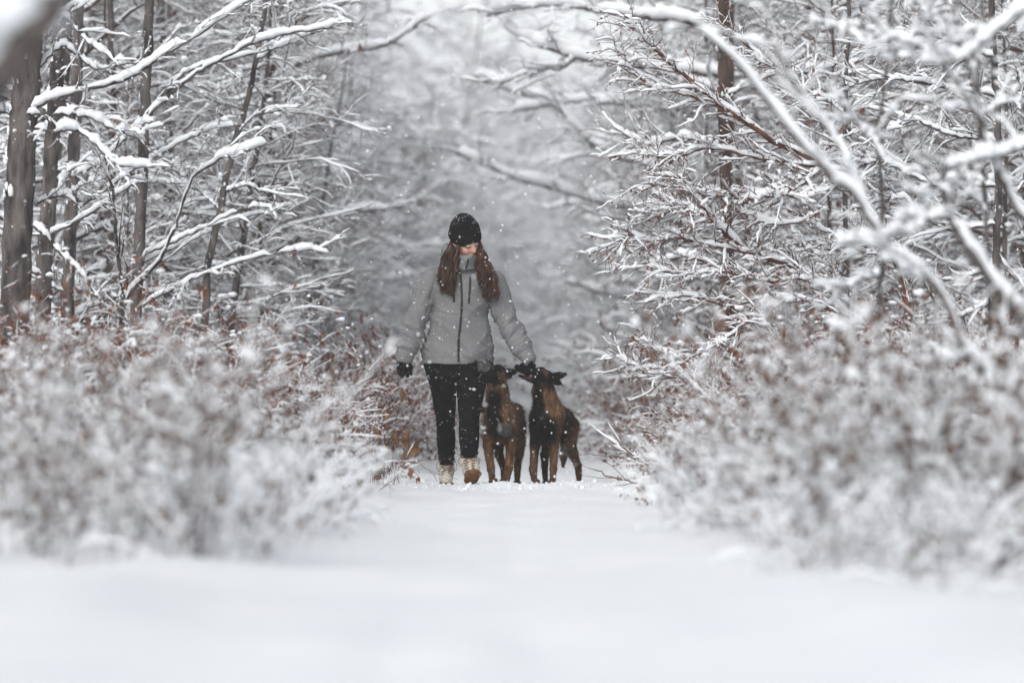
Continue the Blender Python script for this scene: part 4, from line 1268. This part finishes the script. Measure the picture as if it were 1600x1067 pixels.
# trousers
tr = [loft(rows(LEG_R), 0.012), loft(rows(LEG_L), 0.012),
      loft([(W(0, 590)[2], W(713, 590)[0], FY, 0.175, 0.115), (W(0, 552)[2], W(713, 552)[0], FY, 0.205, 0.125)], 0.025)]
def tdisp(X, Y, Z):
    m = np.clip((W(0, 690)[2] - Z) / 0.06, 0.15, 1)
    return 0.003 * n3(X, Y, Z, 12) + m * 0.004 * np.sin(Z * 150 + 5 * n3(X, Y, Z, 10, 1)) + 0.003 * np.sin(Z * 60 + 8 * n3(X, Y, Z, 6, 2)) * np.exp(-((Z - W(0, 655)[2]) / 0.06) ** 2)
Vt, Qt = sculpt(tr, 0.0065, tdisp)
trousers = child_world("trousers", raw_mesh("trousers", Vt, Qt, None, M_TROUSER), person)
specks("snow", Vt, vnormals(Vt, Qt), 330, trousers, rngp, 0.0014, 0.0036, 0.8)

# gloves
for hd in (HAND_R, HAND_L):
    up_ = np.array([0.0, 0.01, 0.05])
    V, Q = sculpt(hand(0, **hd) + [cap(hd['wrist'], hd['wrist'] + up_ + [(-0.034 if hd is HAND_L else 0.012), 0, 0], 0.028, 0.024, 0.01)], 0.004)
    gl = child_world("glove", raw_mesh("glove", V, Q, None, M_GLOVE), person)
    specks("snow", V, vnormals(V, Q), 12, gl, rngp, 0.0014, 0.003)

# beanie
hat = [ell(H(0, 0.014, 0.058), (0.096, 0.112, 0.096), 0.02, HR), ell(H(0, 0.02, 0.118), (0.064, 0.076, 0.064), 0.05, HR),
       ell(H(0, 0.014, 0.040), (0.101, 0.117, 0.062), 0.015, HR)]
cut = H(0, 0, 0.008 - 0.30)
hat.append(("cap", H(-0.02, -0.02, -0.30), H(0, 0.05, -0.302), 0.298, 0.298, 0.006, True, None))
hat.append(ell(H(0.004, -0.15, -0.040), (0.092, 0.12, 0.074), 0.008, HR, sub=True))
def hdisp(X, Y, Z):
    q = np.stack([X - HO[0], Y - HO[1], Z - HO[2]], -1) @ HR
    a = np.arctan2(q[..., 1], q[..., 0])
    fold = -0.004 * np.exp(-((q[..., 2] - 0.072) / 0.006) ** 2) * -1
    return 0.0022 * np.sin(a * 46) + 0.004 * n3(X, Y, Z, 22) + fold
Vh, Qh = sculpt(hat, 0.0045, hdisp)
beanie = child_world("beanie", raw_mesh("beanie", Vh, Qh, None, M_HAT), person)
specks("snow", Vh, vnormals(Vh, Qh), 170, beanie, rngp, 0.0014, 0.004, 0.05)

# hair: two long locks over the chest
g = Geo()
def lock(path, wid, n, seed, curl=1.0):
    rng = np.random.default_rng(seed)
    K = 17
    c = smooth_path(path, K)
    t = np.linspace(0, 1, K)
    wv = np.interp(t, np.linspace(0, 1, len(wid)), wid)
    ncl = max(6, n // 14)                      # strands gather into wavy clumps
    a = rng.random(ncl) * 6.283; rr = np.sqrt(rng.random(ncl))
    cl = np.stack([np.cos(a) * rr, np.sin(a) * rr * 0.8], -1)
    cph = rng.random(ncl) * 6.283; cfr = 13 + 9 * rng.random(ncl); cL = 0.74 + 0.34 * rng.random(ncl); cam_ = 0.5 + rng.random(ncl)
    w = rng.integers(0, ncl, n)
    off = cl[w] + rng.normal(size=(n, 2)) * 0.17
    L = (cL[w] * (0.93 + 0.1 * rng.random(n)))[:, None]
    tt = t[None] * L
    q = np.stack([np.interp(tt, t, c[:, i]) for i in range(3)], -1)
    w2 = np.interp(tt, t, wv)
    ph = cph[w][:, None] + rng.normal(size=(n, 1)) * 0.35
    am = curl * cam_[w][:, None] * np.clip(tt * 1.6, 0, 1)
    q[..., 0] += off[:, :1] * w2 + am * (0.012 * np.sin(tt * cfr[w][:, None] + ph) + 0.002 * np.sin(tt * 45 + ph * 3))
    q[..., 1] += off[:, 1:] * w2 + am * 0.010 * np.cos(tt * cfr[w][:, None] + ph)
    r = np.interp(t, [0, .8, 1], [0.0026, 0.0023, 0.0005])[None] * (0.5 + 0.9 * rng.random((n, 1)))
    tubes(g, q, r, 3)
lock([W(713, 372, .00), W(707, 392, -.05), W(700, 414, -.11), W(698, 440, -.15), W(702, 462, -.16)], [0.026, 0.036, 0.047, 0.050, 0.049, 0.042], 520, 5)
lock([W(744, 372, -.01), W(750, 392, -.07), W(756, 416, -.12), W(764, 442, -.15), W(766, 466, -.155)], [0.010, 0.017, 0.032, 0.045, 0.048, 0.038], 520, 6)
lock([W(711, 372, .00), W(704, 395, -.06), W(698, 420, -.11), W(696, 445, -.14), W(700, 472, -.15)], [0.025, 0.04, 0.052, 0.055, 0.052, 0.045], 70, 8, 1.4)
lock([W(746, 372, -.01), W(752, 395, -.08), W(758, 418, -.12), W(766, 444, -.14), W(767, 472, -.15)], [0.010, 0.02, 0.036, 0.048, 0.05, 0.045], 70, 9, 1.4)
lock([W(716, 374, -.07), W(714, 392, -.11), W(711, 412, -.14), W(708, 430, -.155)], [0.006, 0.014, 0.018, 0.012], 70, 7)
hair = child_world("hair", g.mesh("hair", M_HAIR), person)
Vhair = np.concatenate(g.V).astype(float)
gg = Geo()
ii = rngp.integers(0, len(Vhair), 90)
blobs(gg, Vhair[ii] + [0, -0.006, 0.002], 0.0016 + 0.003 * rngp.random(90) ** 2, rngp, 0.8, ico=False)
child_world("snow", gg.mesh("snow", M_FLAKE), hair, kind="stuff")

# boots
def make_boot(top, heel, toe, dtop, dheel, dtoe, w):
    """photo positions of the shaft top, the heel's tread and the toe's tread"""
    A, Hh, Tt = W(top[0], top[1], dtop), W(heel[0], heel[1], dheel), W(toe[0], toe[1], dtoe)
    d = nrm((Tt - Hh)[None])[0]
    sidev = nrm(np.cross(d, [0, 0, 1])[None])[0]
    up = np.cross(sidev, d)
    L = np.linalg.norm(Tt - Hh)
    ank = Hh + d * 0.055 + up * 0.085
    ball = Tt - d * 0.065 + up * 0.048
    prims = [cap(A, ank, w * 1.02, w * 0.90, 0.02), cap(ank, ball, w * 0.80, w * 0.72, 0.03), cap(Hh + d * 0.045 + up * 0.045, ank, w * .68, w * .78, .02),
             cap(ball, Tt - d * 0.045 + up * 0.036, w * .76, w * .60, .02), cap(Hh + d * 0.04 + up * 0.04, ball, w * .58, w * .6, .02)]
    V, Q = sculpt(prims, 0.0055, lambda X, Y, Z: 0.004 * n3(X, Y, Z, 18) + 0.003 * ridge(X * 10, Y * 10, Z * 26, 2))
    bo = child_world("boot", raw_mesh("boot", V, Q, None, M_BOOT), person)
    prims = []
    for f in np.linspace(0, 1, 8):
        p = Hh + d * (0.03 + (L - 0.06) * f) + up * 0.012
        ww = np.interp(f, [0, .2, .45, .75, .9, 1], [.74, .84, .78, 1.0, .96, .74]) * w
        prims.append(ell(p, (ww, 0.036, 0.019), 0.014, np.stack([sidev, d, up], 1)))
    Vs, Qs = sculpt(prims, 0.005)
    lc = (Vs - Hh) @ up
    l2 = (Vs - Hh) @ d
    Vs = Vs + np.where((lc < 0.008) & (np.sin(l2 * 260) > 0.3), 0.006, 0)[:, None] * up
    child_world("sole", raw_mesh("sole", Vs, Qs, None, M_SOLE), bo)
    ax_ = nrm((A - ank)[None])[0]
    topc = A + ax_ * w * 0.86
    an = np.linspace(0, 2 * np.pi, 28)
    e1 = nrm(np.cross(ax_, [0, 1, 0])[None])[0]; e2 = np.cross(ax_, e1)
    wob = 1 + 0.08 * np.sin(an * 3 + top[0])
    ring = topc + np.outer(np.cos(an) * wob, e1) * w * 0.80 + np.outer(np.sin(an) * wob, e2) * w * 0.80 + np.outer(np.sin(an * 2 + 1), ax_) * 0.006
    g = Geo(); tubes(g, ring[None], np.full((1, 28), 0.010), 7)
    child_world("lining", g.mesh("lining", M_LINING), bo)
    gl_, ge, gt_ = Geo(), Geo(), Geo()
    eye = []
    apx, apy = 800 + ank[0] * FPX / ank[1], HORIZON - (ank[2] - CAM_Z) * FPX / ank[1]
    for k in range(6):
        f = k / 5
        py = top[1] - 8 + (apy + 2 - top[1] + 8) * f
        px = top[0] + (apx - top[0]) * f
        e = []
        for sd_ in (-1, 1):
            q = on_front(V, px + sd_ * np.interp(f, [0, 1], [8.0, 6.0]), py, 0.002)
            e.append(q)
            blobs(ge, q[None], np.array([0.0062]), np.random.default_rng(1), 1.0, True, 0.0)
        eye.append(e)
    for sd_ in (0, 1):       # dark edge of the facing
        tubes(gt_, smooth_path([q[sd_] + np.array([(0.012 if sd_ == 0 else -0.012), -0.001, 0]) for q in eye], 16)[None], np.full((1, 16), 0.0035), 5)
    for k in range(5):
        for sd_ in (0, 1):
            a, b = eye[k][sd_], eye[k + 1][1 - sd_]
            tubes(gl_, smooth_path([a, (a + b) / 2 + [0, -0.007, 0], b], 7)[None], np.full((1, 7), 0.0028), 5)
    for sd_ in (-1, 1):
        a = eye[0][0 if sd_ < 0 else 1]
        tubes(gl_, smooth_path([a, a + [sd_ * .015, -.012, .012], a + [sd_ * .034, -.008, -.025], a + [sd_ * .018, -.012, -.055], a + [0, -.014, -.02]], 14)[None], np.full((1, 14), 0.0024), 5)
    child_world("facing_edge", gt_.mesh("facing_edge", M_LINING), bo)
    child_world("lace", gl_.mesh("lace", M_LACE), bo)
    child_world("eyelet", ge.mesh("eyelet", M_EYELET), bo)
    specks("snow", V, vnormals(V, Q), 40, bo, rngp, 0.002, 0.006)
    return bo
make_boot((697.5, 731), (697, 757), (697, 761), .17, .22, -.03, 0.054)
make_boot((733.5, 722), (735, 756.5), (740.5, 738.5), -.17, -.14, -.37, 0.057)
print("person", round(time.time() - T0, 1))

# ================================================================== the dogs
def make_dog(label, prims, paintf, base, seed, ears, eye_p, extra=None):
    rng = np.random.default_rng(seed)
    d = thing("dog", label, "dog", tuple(base))
    V, Q = sculpt(prims, 0.0065, lambda X, Y, Z: 0.0035 * n3(X, Y, Z, 30) + 0.004 * n3(X, Y, Z, 12, 2))
    N = vnormals(V, Q)
    col = paintf(V, N)
    br = n3(V[:, 0] * 1.0, V[:, 1], V[:, 2] * 0.35, 60.0, 5)
    col = col * (1 + 1.1 * br)[:, None]
    bo = child_world("body", raw_mesh("body", V, Q, None, M_COAT, True, np.clip(col, 0.002, 1)), d)
    # short guard hairs
    n = 26000
    i = rng.integers(0, len(V), n)
    p = V[i] + rng.normal(size=(n, 3)) * 0.002
    flow = N[i] * 0.55 + np.array([0, 0.35, -0.75]) + rng.normal(size=(n, 3)) * 0.22
    flow = nrm(flow)
    zc = V[i][:, 2]
    L = (0.012 + 0.016 * rng.random(n)) * np.interp(zc, [0.0, 0.22, 0.35, 0.55, 0.64, 0.8], [0.4, 0.6, 1.2, 1.0, 0.42, 0.35])
    s = nrm(np.cross(flow, N[i] + 0.2 * rng.normal(size=(n, 3)))) * 0.0011
    VV = np.stack([p - s, p + s, p + flow * L[:, None]], 1).reshape(-1, 3)
    FF = np.arange(n * 3).reshape(-1, 3)
    cc = np.repeat(col[i] * (0.35 + 1.3 * rng.random((n, 1)) ** 1.5), 3, axis=0)
    child_world("fur", raw_mesh("fur", VV, None, FF, M_COAT, False, np.clip(cc, 0.002, 1)), bo, kind="stuff")
    g = Geo()
    for e in eye_p:
        blobs(g, np.array([e]), np.array([0.008]), np.random.default_rng(3), 1.0, True, 0.0)
    child_world("eye", g.mesh("eye", M_NOSE), d)
    specks("snow", V, N, 200, bo, rng, 0.0015, 0.0045, 0.5)
    return d
M_NOSE = noise_mat("wet_black_nose", (0.004, 0.004, 0.004), (0.010, 0.009, 0.009), 60, 0.3, spec=0.5)
BLK = np.array([0.0032, 0.003, 0.003]); BRN = np.array([0.100, 0.052, 0.027]); TAN = np.array([0.17, 0.095, 0.047]); DRK = np.array([0.030, 0.017, 0.011]); WHT = np.array([0.45, 0.42, 0.38])
def px_of(V):
    s = FPX / V[:, 1]       # ragged edges between the coat's patches
    wx = 7 * n3(V[:, 0], V[:, 1], V[:, 2] * .5, 26, 8) + 7 * n3(V[:, 0], V[:, 1], V[:, 2] * .4, 90, 9)
    wy = 8 * n3(V[:, 0], V[:, 1], V[:, 2] * .5, 22, 10) + 8 * n3(V[:, 0], V[:, 1], V[:, 2] * .6, 80, 11)
    return 800 + V[:, 0] * s + wx, HORIZON - (V[:, 2] - CAM_Z) * s + wy
def blend(col, m, c):
    m = np.clip(m, 0, 1)[:, None]
    return col * (1 - m) + c * m
def spot(x, y, cx, cy, rx, ry, soft=0.4):
    return np.clip((1 + soft / 2 - np.sqrt(((x - cx) / rx) ** 2 + ((y - cy) / ry) ** 2)) / soft, 0, 1)
def leg(pts, k=0.012):
    return chain([(W(*p[:3]), p[3] * SC * (0.98 if i == 0 else 0.80)) for i, p in enumerate(pts)], k)
def paw(px, py, dy, r, dx=0.0):
    c = W(px, py, dy)
    out = [ell(c + [0, 0, .0], (r * SC, r * SC * 1.35, r * SC * 0.75), 0.012)]
    for t in (-1.5, -0.5, 0.5, 1.5):
        out.append(ell(c + [t * r * SC * 0.45 + dx, -r * SC * (1.15 - 0.12 * abs(t)), -r * SC * 0.10], (r * SC * 0.27, r * SC * 0.5, r * SC * 0.42), 0.004))
    return out
def ear(base, tip, side, w, thick=0.28):
    """pointed flap: wide at the middle, flat along 'side'"""
    b, t = np.asarray(base), np.asarray(tip)
    m = b * 0.62 + t * 0.38
    return [cap(b, m, w * 0.85, w, 0.012, False, (side, thick)), cap(m, t, w, w * 0.12, 0.006, False, (side, thick))]

# dog beside the dogs-side bushes (image right)
D2 = []
D2 += [ell(W(850, 660, .02), (23.5 * SC, .12, 35 * SC), .025), cap(W(853, 656, .05), W(879, 660, .50), 22 * SC, 15 * SC, .03), cap(W(866, 646, .08), W(882, 652, .48), 16 * SC, 15 * SC, .03)]
D2 += [cap(W(857, 643, .02), W(849, 612, -.04), 23 * SC, 17.5 * SC, .025), cap(W(849, 612, -.04), W(850, 597, -.06), 17.5 * SC, 15 * SC, .02)]
D2 += [ell(W(852, 591, -.07), (15 * SC, .062, 13 * SC), .012), ell(W(845, 582, -.085), (9 * SC, .045, 8.5 * SC), .010)]
D2 += [cap(W(840, 584, -.09), W(811, 576.5, -.12), 8.8 * SC, 4.9 * SC, .010), cap(W(838, 596, -.085), W(811, 586.5, -.12), 5.2 * SC, 2.4 * SC, .004), ell(W(808, 573.5, -.125), (4.0 * SC, .017, 3.8 * SC), .004)]
D2 += ear(W(864, 588, -.09), W(890.5, 583.5, -.10), (0.1, 0.85, 0.45), 7.0 * SC, .2) + ear(W(864, 593, -.03), W(882, 603.5, .0), (0.2, 0.9, -0.2), 6.2 * SC, .22)
D2 += leg([(840, 668, .0, 13), (836, 697, .03, 9.6), (833, 732, .0, 7.2), (834, 747, -.01, 6.2)]) + paw(837, 752.5, -.03, 7.0)
D2 += leg([(864, 668, .0, 13), (866, 697, .03, 9.6), (864.5, 732, .0, 7.0), (863.5, 749, -.01, 6.2)]) + paw(863, 754.5, -.03, 7.0)
D2 += leg([(887, 666, .45, 19), (889, 694, .36, 14), (895, 708, .44, 10), (903, 727, .55, 7), (904.5, 748, .52, 5.8)]) + paw(906, 754, .48, 6.2)
D2 += leg([(870, 672, .45, 16), (856, 696, .36, 11), (851, 710, .44, 8.5), (851, 727, .55, 6.5), (852, 748, .52, 5.6)]) + paw(853, 754.5, .48, 6.2)
D2 += chain([(W(889, 655, .60), 7 * SC), (W(884, 690, .72), 8 * SC), (W(880, 712, .74), 6 * SC), (W(880, 728, .72), 3 * SC)], .02)
def coat2(V, N):
    x, y = px_of(V)
    dy = V[:, 1] - FY
    c = np.tile(BRN, (len(V), 1))
    c = blend(c, spot(x, y, 866, 632, 16, 26, .6), TAN)
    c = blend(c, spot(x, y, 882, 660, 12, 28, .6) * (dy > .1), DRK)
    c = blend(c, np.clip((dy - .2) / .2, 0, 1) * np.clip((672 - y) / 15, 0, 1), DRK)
    c = blend(c, spot(x, y, 843, 672, 27, 30, .5) * (dy < .12), BLK)
    c = blend(c, np.clip((851 + (y - 610) * .06 - x) / 6, 0, 1) * (y > 596) * (y < 690) * np.clip((x - 828 - np.clip(632 - y, 0, 99) * .25) / 4, 0, 1), BLK)
    c = blend(c, np.clip((612 - y) / 9, 0, 1) * (dy < .08), BLK)
    c = blend(c, spot(x, y, 852, 581, 4, 5, .9) * (dy < -.08) * .7, BRN)
    c = blend(c, spot(x, y, 858, 603, 12, 6, .8) * (dy < .05), DRK)
    c = blend(c, spot(x, y, 824, 588.5, 8, 1.6, .9) * (dy < -.08) * .7, np.array([0.14, 0.06, 0.06]))
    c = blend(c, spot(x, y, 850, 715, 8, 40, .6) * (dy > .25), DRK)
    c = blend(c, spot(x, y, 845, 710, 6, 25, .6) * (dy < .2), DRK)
    c = blend(c, spot(x, y, 878, 705, 8, 14, .7), WHT * .5)
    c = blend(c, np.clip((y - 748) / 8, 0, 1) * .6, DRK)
    return c
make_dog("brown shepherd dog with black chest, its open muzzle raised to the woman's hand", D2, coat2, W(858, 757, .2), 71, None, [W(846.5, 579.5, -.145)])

# dog against the woman's leg (image left)
D1 = []
D1 += [ell(W(781, 657, -.10), (24 * SC, .12, 35 * SC), .025), cap(W(783, 654, -.06), W(801, 656, .40), 22 * SC, 17 * SC, .03), cap(W(790, 643, -.02), W(804, 645, .40), 16 * SC, 15.5 * SC, .03)]
D1 += [cap(W(780, 640, -.10), W(777, 612, -.15), 20.5 * SC, 17 * SC, .025), cap(W(777, 612, -.15), W(776, 597, -.17), 17 * SC, 15.5 * SC, .02)]
D1 += [ell(W(774, 587, -.19), (16 * SC, .062, 14 * SC), .012), ell(W(778, 577, -.20), (10.5 * SC, .045, 8 * SC), .010)]
D1 += [cap(W(784, 583, -.22), W(802, 581, -.27), 8.2 * SC, 4.6 * SC, .010), cap(W(783, 591, -.22), W(797, 588, -.26), 5.8 * SC, 3.4 * SC, .004), ell(W(804, 580.5, -.255), (4 * SC, .017, 3.8 * SC), .006)]
D1 += ear(W(763, 585, -.20), W(739.5, 559, -.22), (0.35, 0.9, 0.1), 8.8 * SC, .2) + ear(W(769, 579, -.14), W(758, 558, -.08), (0.3, 0.9, 0.1), 6.6 * SC, .25)
D1 += leg([(766, 668, -.12, 13), (763, 697, -.09, 9.8), (767, 732, -.12, 7.4), (769, 746, -.13, 6.2)]) + paw(771, 751.5, -.15, 6.8)
D1 += leg([(798, 668, -.12, 13), (798, 697, -.09, 10), (794.5, 732, -.12, 7.8), (791, 748, -.13, 6.6)]) + paw(789.5, 754.5, -.15, 7.2)
D1 += leg([(786, 672, .40, 15), (778, 694, .31, 11), (780, 710, .40, 8.5), (786, 728, .50, 6.4), (787.5, 746, .47, 5.6)]) + paw(786, 752, .43, 6.2)
D1 += leg([(808, 664, .40, 15), (812, 692, .31, 11.5), (811, 708, .40, 9), (808.5, 726, .50, 7), (808, 748, .47, 6)]) + paw(808, 754.5, .43, 6.8)
D1 += chain([(W(798, 645, .55), 7 * SC), (W(775, 640, .68), 8 * SC), (W(758, 637, .70), 7 * SC), (W(750, 640, .68), 4 * SC)], .02)
def coat1(V, N):
    x, y = px_of(V)
    dy = V[:, 1] - FY
    c = np.tile(BRN, (len(V), 1))
    c = blend(c, spot(x, y, 798, 640, 12, 22, .7), TAN * .8)
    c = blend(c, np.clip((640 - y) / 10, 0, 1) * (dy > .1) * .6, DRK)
    c = blend(c, spot(x, y, 773, 640, 12, 34, .5) * (dy < .05), BLK)
    c = blend(c, spot(x, y, 780, 672, 17, 13, .6) * (dy < .05), BLK)
    c = blend(c, spot(x, y, 762, 668, 9, 10, .9) * (dy < .05), DRK)
    c = blend(c, spot(x, y, 800, 672, 9, 10, .9) * (dy < .05), DRK)
    c = blend(c, ((y < 604) & (dy < .0)) * np.clip((612 - y) / 8, 0, 1), BLK)
    c = blend(c, spot(x, y, 783, 590, 6, 7, .8) * (dy < -.15) * .8, BRN)
    c = blend(c, spot(x, y, 792, 606, 7, 14, .6) * (dy < .0), BRN)
    c = blend(c, spot(x, y, 746, 573, 5, 10, .7) * (dy < -.15) * (N[:, 1] < -.3), np.array([0.07, 0.065, 0.065]))
    c = blend(c, spot(x, y, 779, 668, 2.6, 5, 1.2) * (dy < .0) * .6, WHT)
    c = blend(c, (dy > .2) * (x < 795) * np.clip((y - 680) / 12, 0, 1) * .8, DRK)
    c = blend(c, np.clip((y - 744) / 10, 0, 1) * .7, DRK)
    return c
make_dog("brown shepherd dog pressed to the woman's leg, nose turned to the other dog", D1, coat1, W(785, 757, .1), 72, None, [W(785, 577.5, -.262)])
print("dogs", round(time.time() - T0, 1))

# ------------------------------------------------------------------ loose sticks on the snow
def stick(label, pts, r0, r1, thick, seed, per=4, mat=None):
    rng = np.random.default_rng(seed)
    t = thing("fallen_stick", label, "stick", tuple(pts[0]))
    q = smooth_path(pts, 24, rng, 0.004)[None]
    Rq = taper([r0], [r1], 24)
    g = Geo(); tubes(g, q, Rq, 6)
    p, d2, r, tt, idx = offshoots(q, Rq, per, rng, 0.3, 0.95, (0.4, 0.9), 0.1)
    B2 = grow(p, d2, 0.08 + 0.2 * rng.random(len(p)), 7, rng, 0.1, -0.01)
    tubes(g, B2, taper(r * .6, np.full(len(p), .001), 7), 4)
    s = child_world("stem", g.mesh("stem", mat or M_TWIG_RED), t)
    if thick:
        g = Geo(); snow_on(g, q, Rq, thick, rng, 0.3, steep=0.3); snow_on(g, B2, taper(r * .6, np.full(len(p), .001), 7), thick * .6, rng, 0.35, steep=0.3)
        if g.n:
            child_world("snow", g.mesh("snow", M_SNOW), s, kind="stuff")
stick("bright reddish stick lying on the snow beside the dogs", LP(23.6, (1055, 756), (1010, 756), (960, 746), (928, 733)), 0.007, 0.003, 0, 81)
stick("snow-topped twig propped up over the verge beside the dogs", LP(23.9, (1040, 745), (1010, 725), (985, 708), (962, 694)), 0.005, 0.003, 0.035, 82)
stick("thin wire-like twig reaching from the verge towards the dog's hind leg", LP(24.6, (1060, 735), (1000, 722), (950, 711), (905, 711)), 0.003, 0.0015, 0, 83, 3)
stick("thin arching twig bent to the snow beside the woman's boot", LP(23.6, (560, 690), (610, 718), (645, 722), (672, 735), (684, 752)), 0.003, 0.0015, 0, 84, 4)
stick("dark twig slanting out of the snow before the brambles", LP(22.6, (545, 790), (585, 770), (620, 745), (640, 722)), 0.004, 0.0015, 0.012, 85, 4)
stick("curved red cane hanging over the snow before the brambles", LP(23.2, (500, 700), (540, 650), (580, 620), (615, 600), (640, 598)), 0.0035, 0.0015, 0, 86, 6)

# a few large curled leaves in focus by the brambles
LEAF_SPOTS = [(628, 612, 24.0, 14), (638, 620, 24.0, 10), (640, 672, 23.8, 24), (648, 690, 23.8, 20), (618, 676, 23.8, 16), (608, 690, 23.8, 14), (632, 704, 23.8, 15),
              (590, 668, 23.6, 14), (600, 640, 23.6, 12), (575, 690, 23.6, 12), (560, 660, 23.6, 12), (645, 730, 23.7, 12), (612, 735, 23.7, 11), (655, 745, 23.7, 9), (585, 720, 23.5, 11)]
rl = np.random.default_rng(333)
cane = thing("leafy_cane", "leafy cane with large curled tan leaves drooping beside the woman's leg", "bush", base_of(600, 23.8))
g = Geo()
bz = np.array(base_of(600, 23.8))
for (px, py, Y, s) in LEAF_SPOTS:
    tip = P(px, py, Y)
    tubes(g, smooth_path([bz + rl.normal(size=3) * [0.08, 0.08, 0], (bz + tip) / 2 + [-.08 * rl.random(), 0, 0.12], tip + [-.03, 0, 0.03], tip], 14)[None], taper([0.003], [0.001], 14), 4)
stem_o = child_world("stem", g.mesh("stem", M_TWIG_RED), cane)
for (px, py, Y, s) in LEAF_SPOTS:
    L = s * Y / FPX * 1.5
    g = Geo()
    nseg = 7
    d = nrm((np.array([rl.normal() * 0.35, rl.normal() * 0.3, -1]))[None])[0]
    sd = nrm(np.cross(d, [rl.normal() * .5, 1, 0])[None])[0]
    u = np.cross(sd, d)
    Vl, Fl = [], []
    for i in range(nseg):
        f = i / (nseg - 1)
        wd = L * (0.20 + 0.10 * ((px * 7) % 10) / 10) * max(0.02, math.sin(math.pi * min(1, 0.05 + f * 0.95))) * (1.35 - 0.7 * f) * (1 + 0.35 * math.sin(i * 2.7 + px))
        c = P(px, py, Y) + d * L * f + u * L * 0.25 * math.sin(f * 2.5)
        for j, sx in enumerate((-1, -0.5, 0, 0.5, 1)):
            Vl.append(c + sd * wd * sx + u * (abs(sx) * wd * 0.95 + 0.3 * wd * math.sin(i * 2.1 + j)))
    for i in range(nseg - 1):
        for j in range(4):
            a = i * 5 + j
            Fl.append([a, a + 1, a + 6, a + 5])
    g.add(np.array(Vl), np.array(Fl))
    child_world("leaf", g.mesh("leaf", M_LEAF_TAN if s > 11 else M_LEAF), cane)

# kicked-up crumbs of snow round the feet
rc = np.random.default_rng(99)
nc = 600
cx = -0.85 + 1.7 * rc.random(nc); cy = 23.3 + 1.9 * rc.random(nc)
g = Geo()
blobs(g, np.stack([cx, cy, ground_z(cx, cy) + 0.004], -1), 0.004 + 0.013 * rc.random(nc) ** 2.5, rc, 0.7)
co = link("snow_crumbs", g.mesh("snow_crumbs", M_SNOW), kind="stuff")
co["label"] = "kicked-up crumbs of snow around the feet and paws"
co["category"] = "snow"

# ------------------------------------------------------------------ falling snow
rf = np.random.default_rng(4242)
n = 17000
Yf = 4.0 + 46.0 * rf.random(n) ** 0.55
Xf = (rf.random(n) - 0.5) * 2 * (0.140 * Yf + 0.4)
Yf[-4500:] = 21.0 + 4.0 * rf.random(4500)
Xf = (rf.random(n) - 0.5) * 2 * (0.140 * Yf + 0.4)
Zf = -0.0 + rf.random(n) * (CAM_Z + 0.115 * Yf + 0.4)
keep = (Zf > ground_z(Xf, Yf) + 0.02) & (rf.random(n) < np.where(Yf < 15, 0.12, 1.0))
C = np.stack([Xf, Yf, Zf], -1)[keep]
g = Geo()
blobs(g, C, 0.0022 + 0.0052 * rf.random(len(C)) ** 2.5, rf, 1.0, ico=False, jitter=0.6)
fo = link("falling_snow", g.mesh("falling_snow", M_FLAKE), kind="stuff")
fo["label"] = "small white snowflakes drifting down in front of the wood"
fo["category"] = "snow"

# ------------------------------------------------------------------ snow-laden air
hz_m = bpy.data.materials.new("snowy_air")
hz_m.use_nodes = True
nt = hz_m.node_tree
for nn in list(nt.nodes):
    nt.nodes.remove(nn)
o_ = nt.nodes.new("ShaderNodeOutputMaterial")
pv = nt.nodes.new("ShaderNodeVolumePrincipled")
pv.inputs["Color"].default_value = (0.985, 0.99, 1.0, 1)
pv.inputs["Density"].default_value = 0.0021
pv.inputs["Anisotropy"].default_value = 0.0
nt.links.new(pv.outputs[0], o_.inputs["Volume"])
lo, hi = np.array([-340, -16, -2.0]), np.array([340, 440, 15.5])
HV = np.array([[x, y, z] for x in (lo[0], hi[0]) for y in (lo[1], hi[1]) for z in (lo[2], hi[2])])
HF = [[0, 1, 3, 2], [4, 6, 7, 5], [0, 4, 5, 1], [2, 3, 7, 6], [0, 2, 6, 4], [1, 5, 7, 3]]
hz = link("haze", raw_mesh("haze", HV, HF, None, hz_m, False), kind="stuff")
hz["label"] = "pale snowy air that veils the wood up the path"
hz["category"] = "haze"
print("done", round(time.time() - T0, 1), sum(len(m.polygons) for m in bpy.data.meshes))
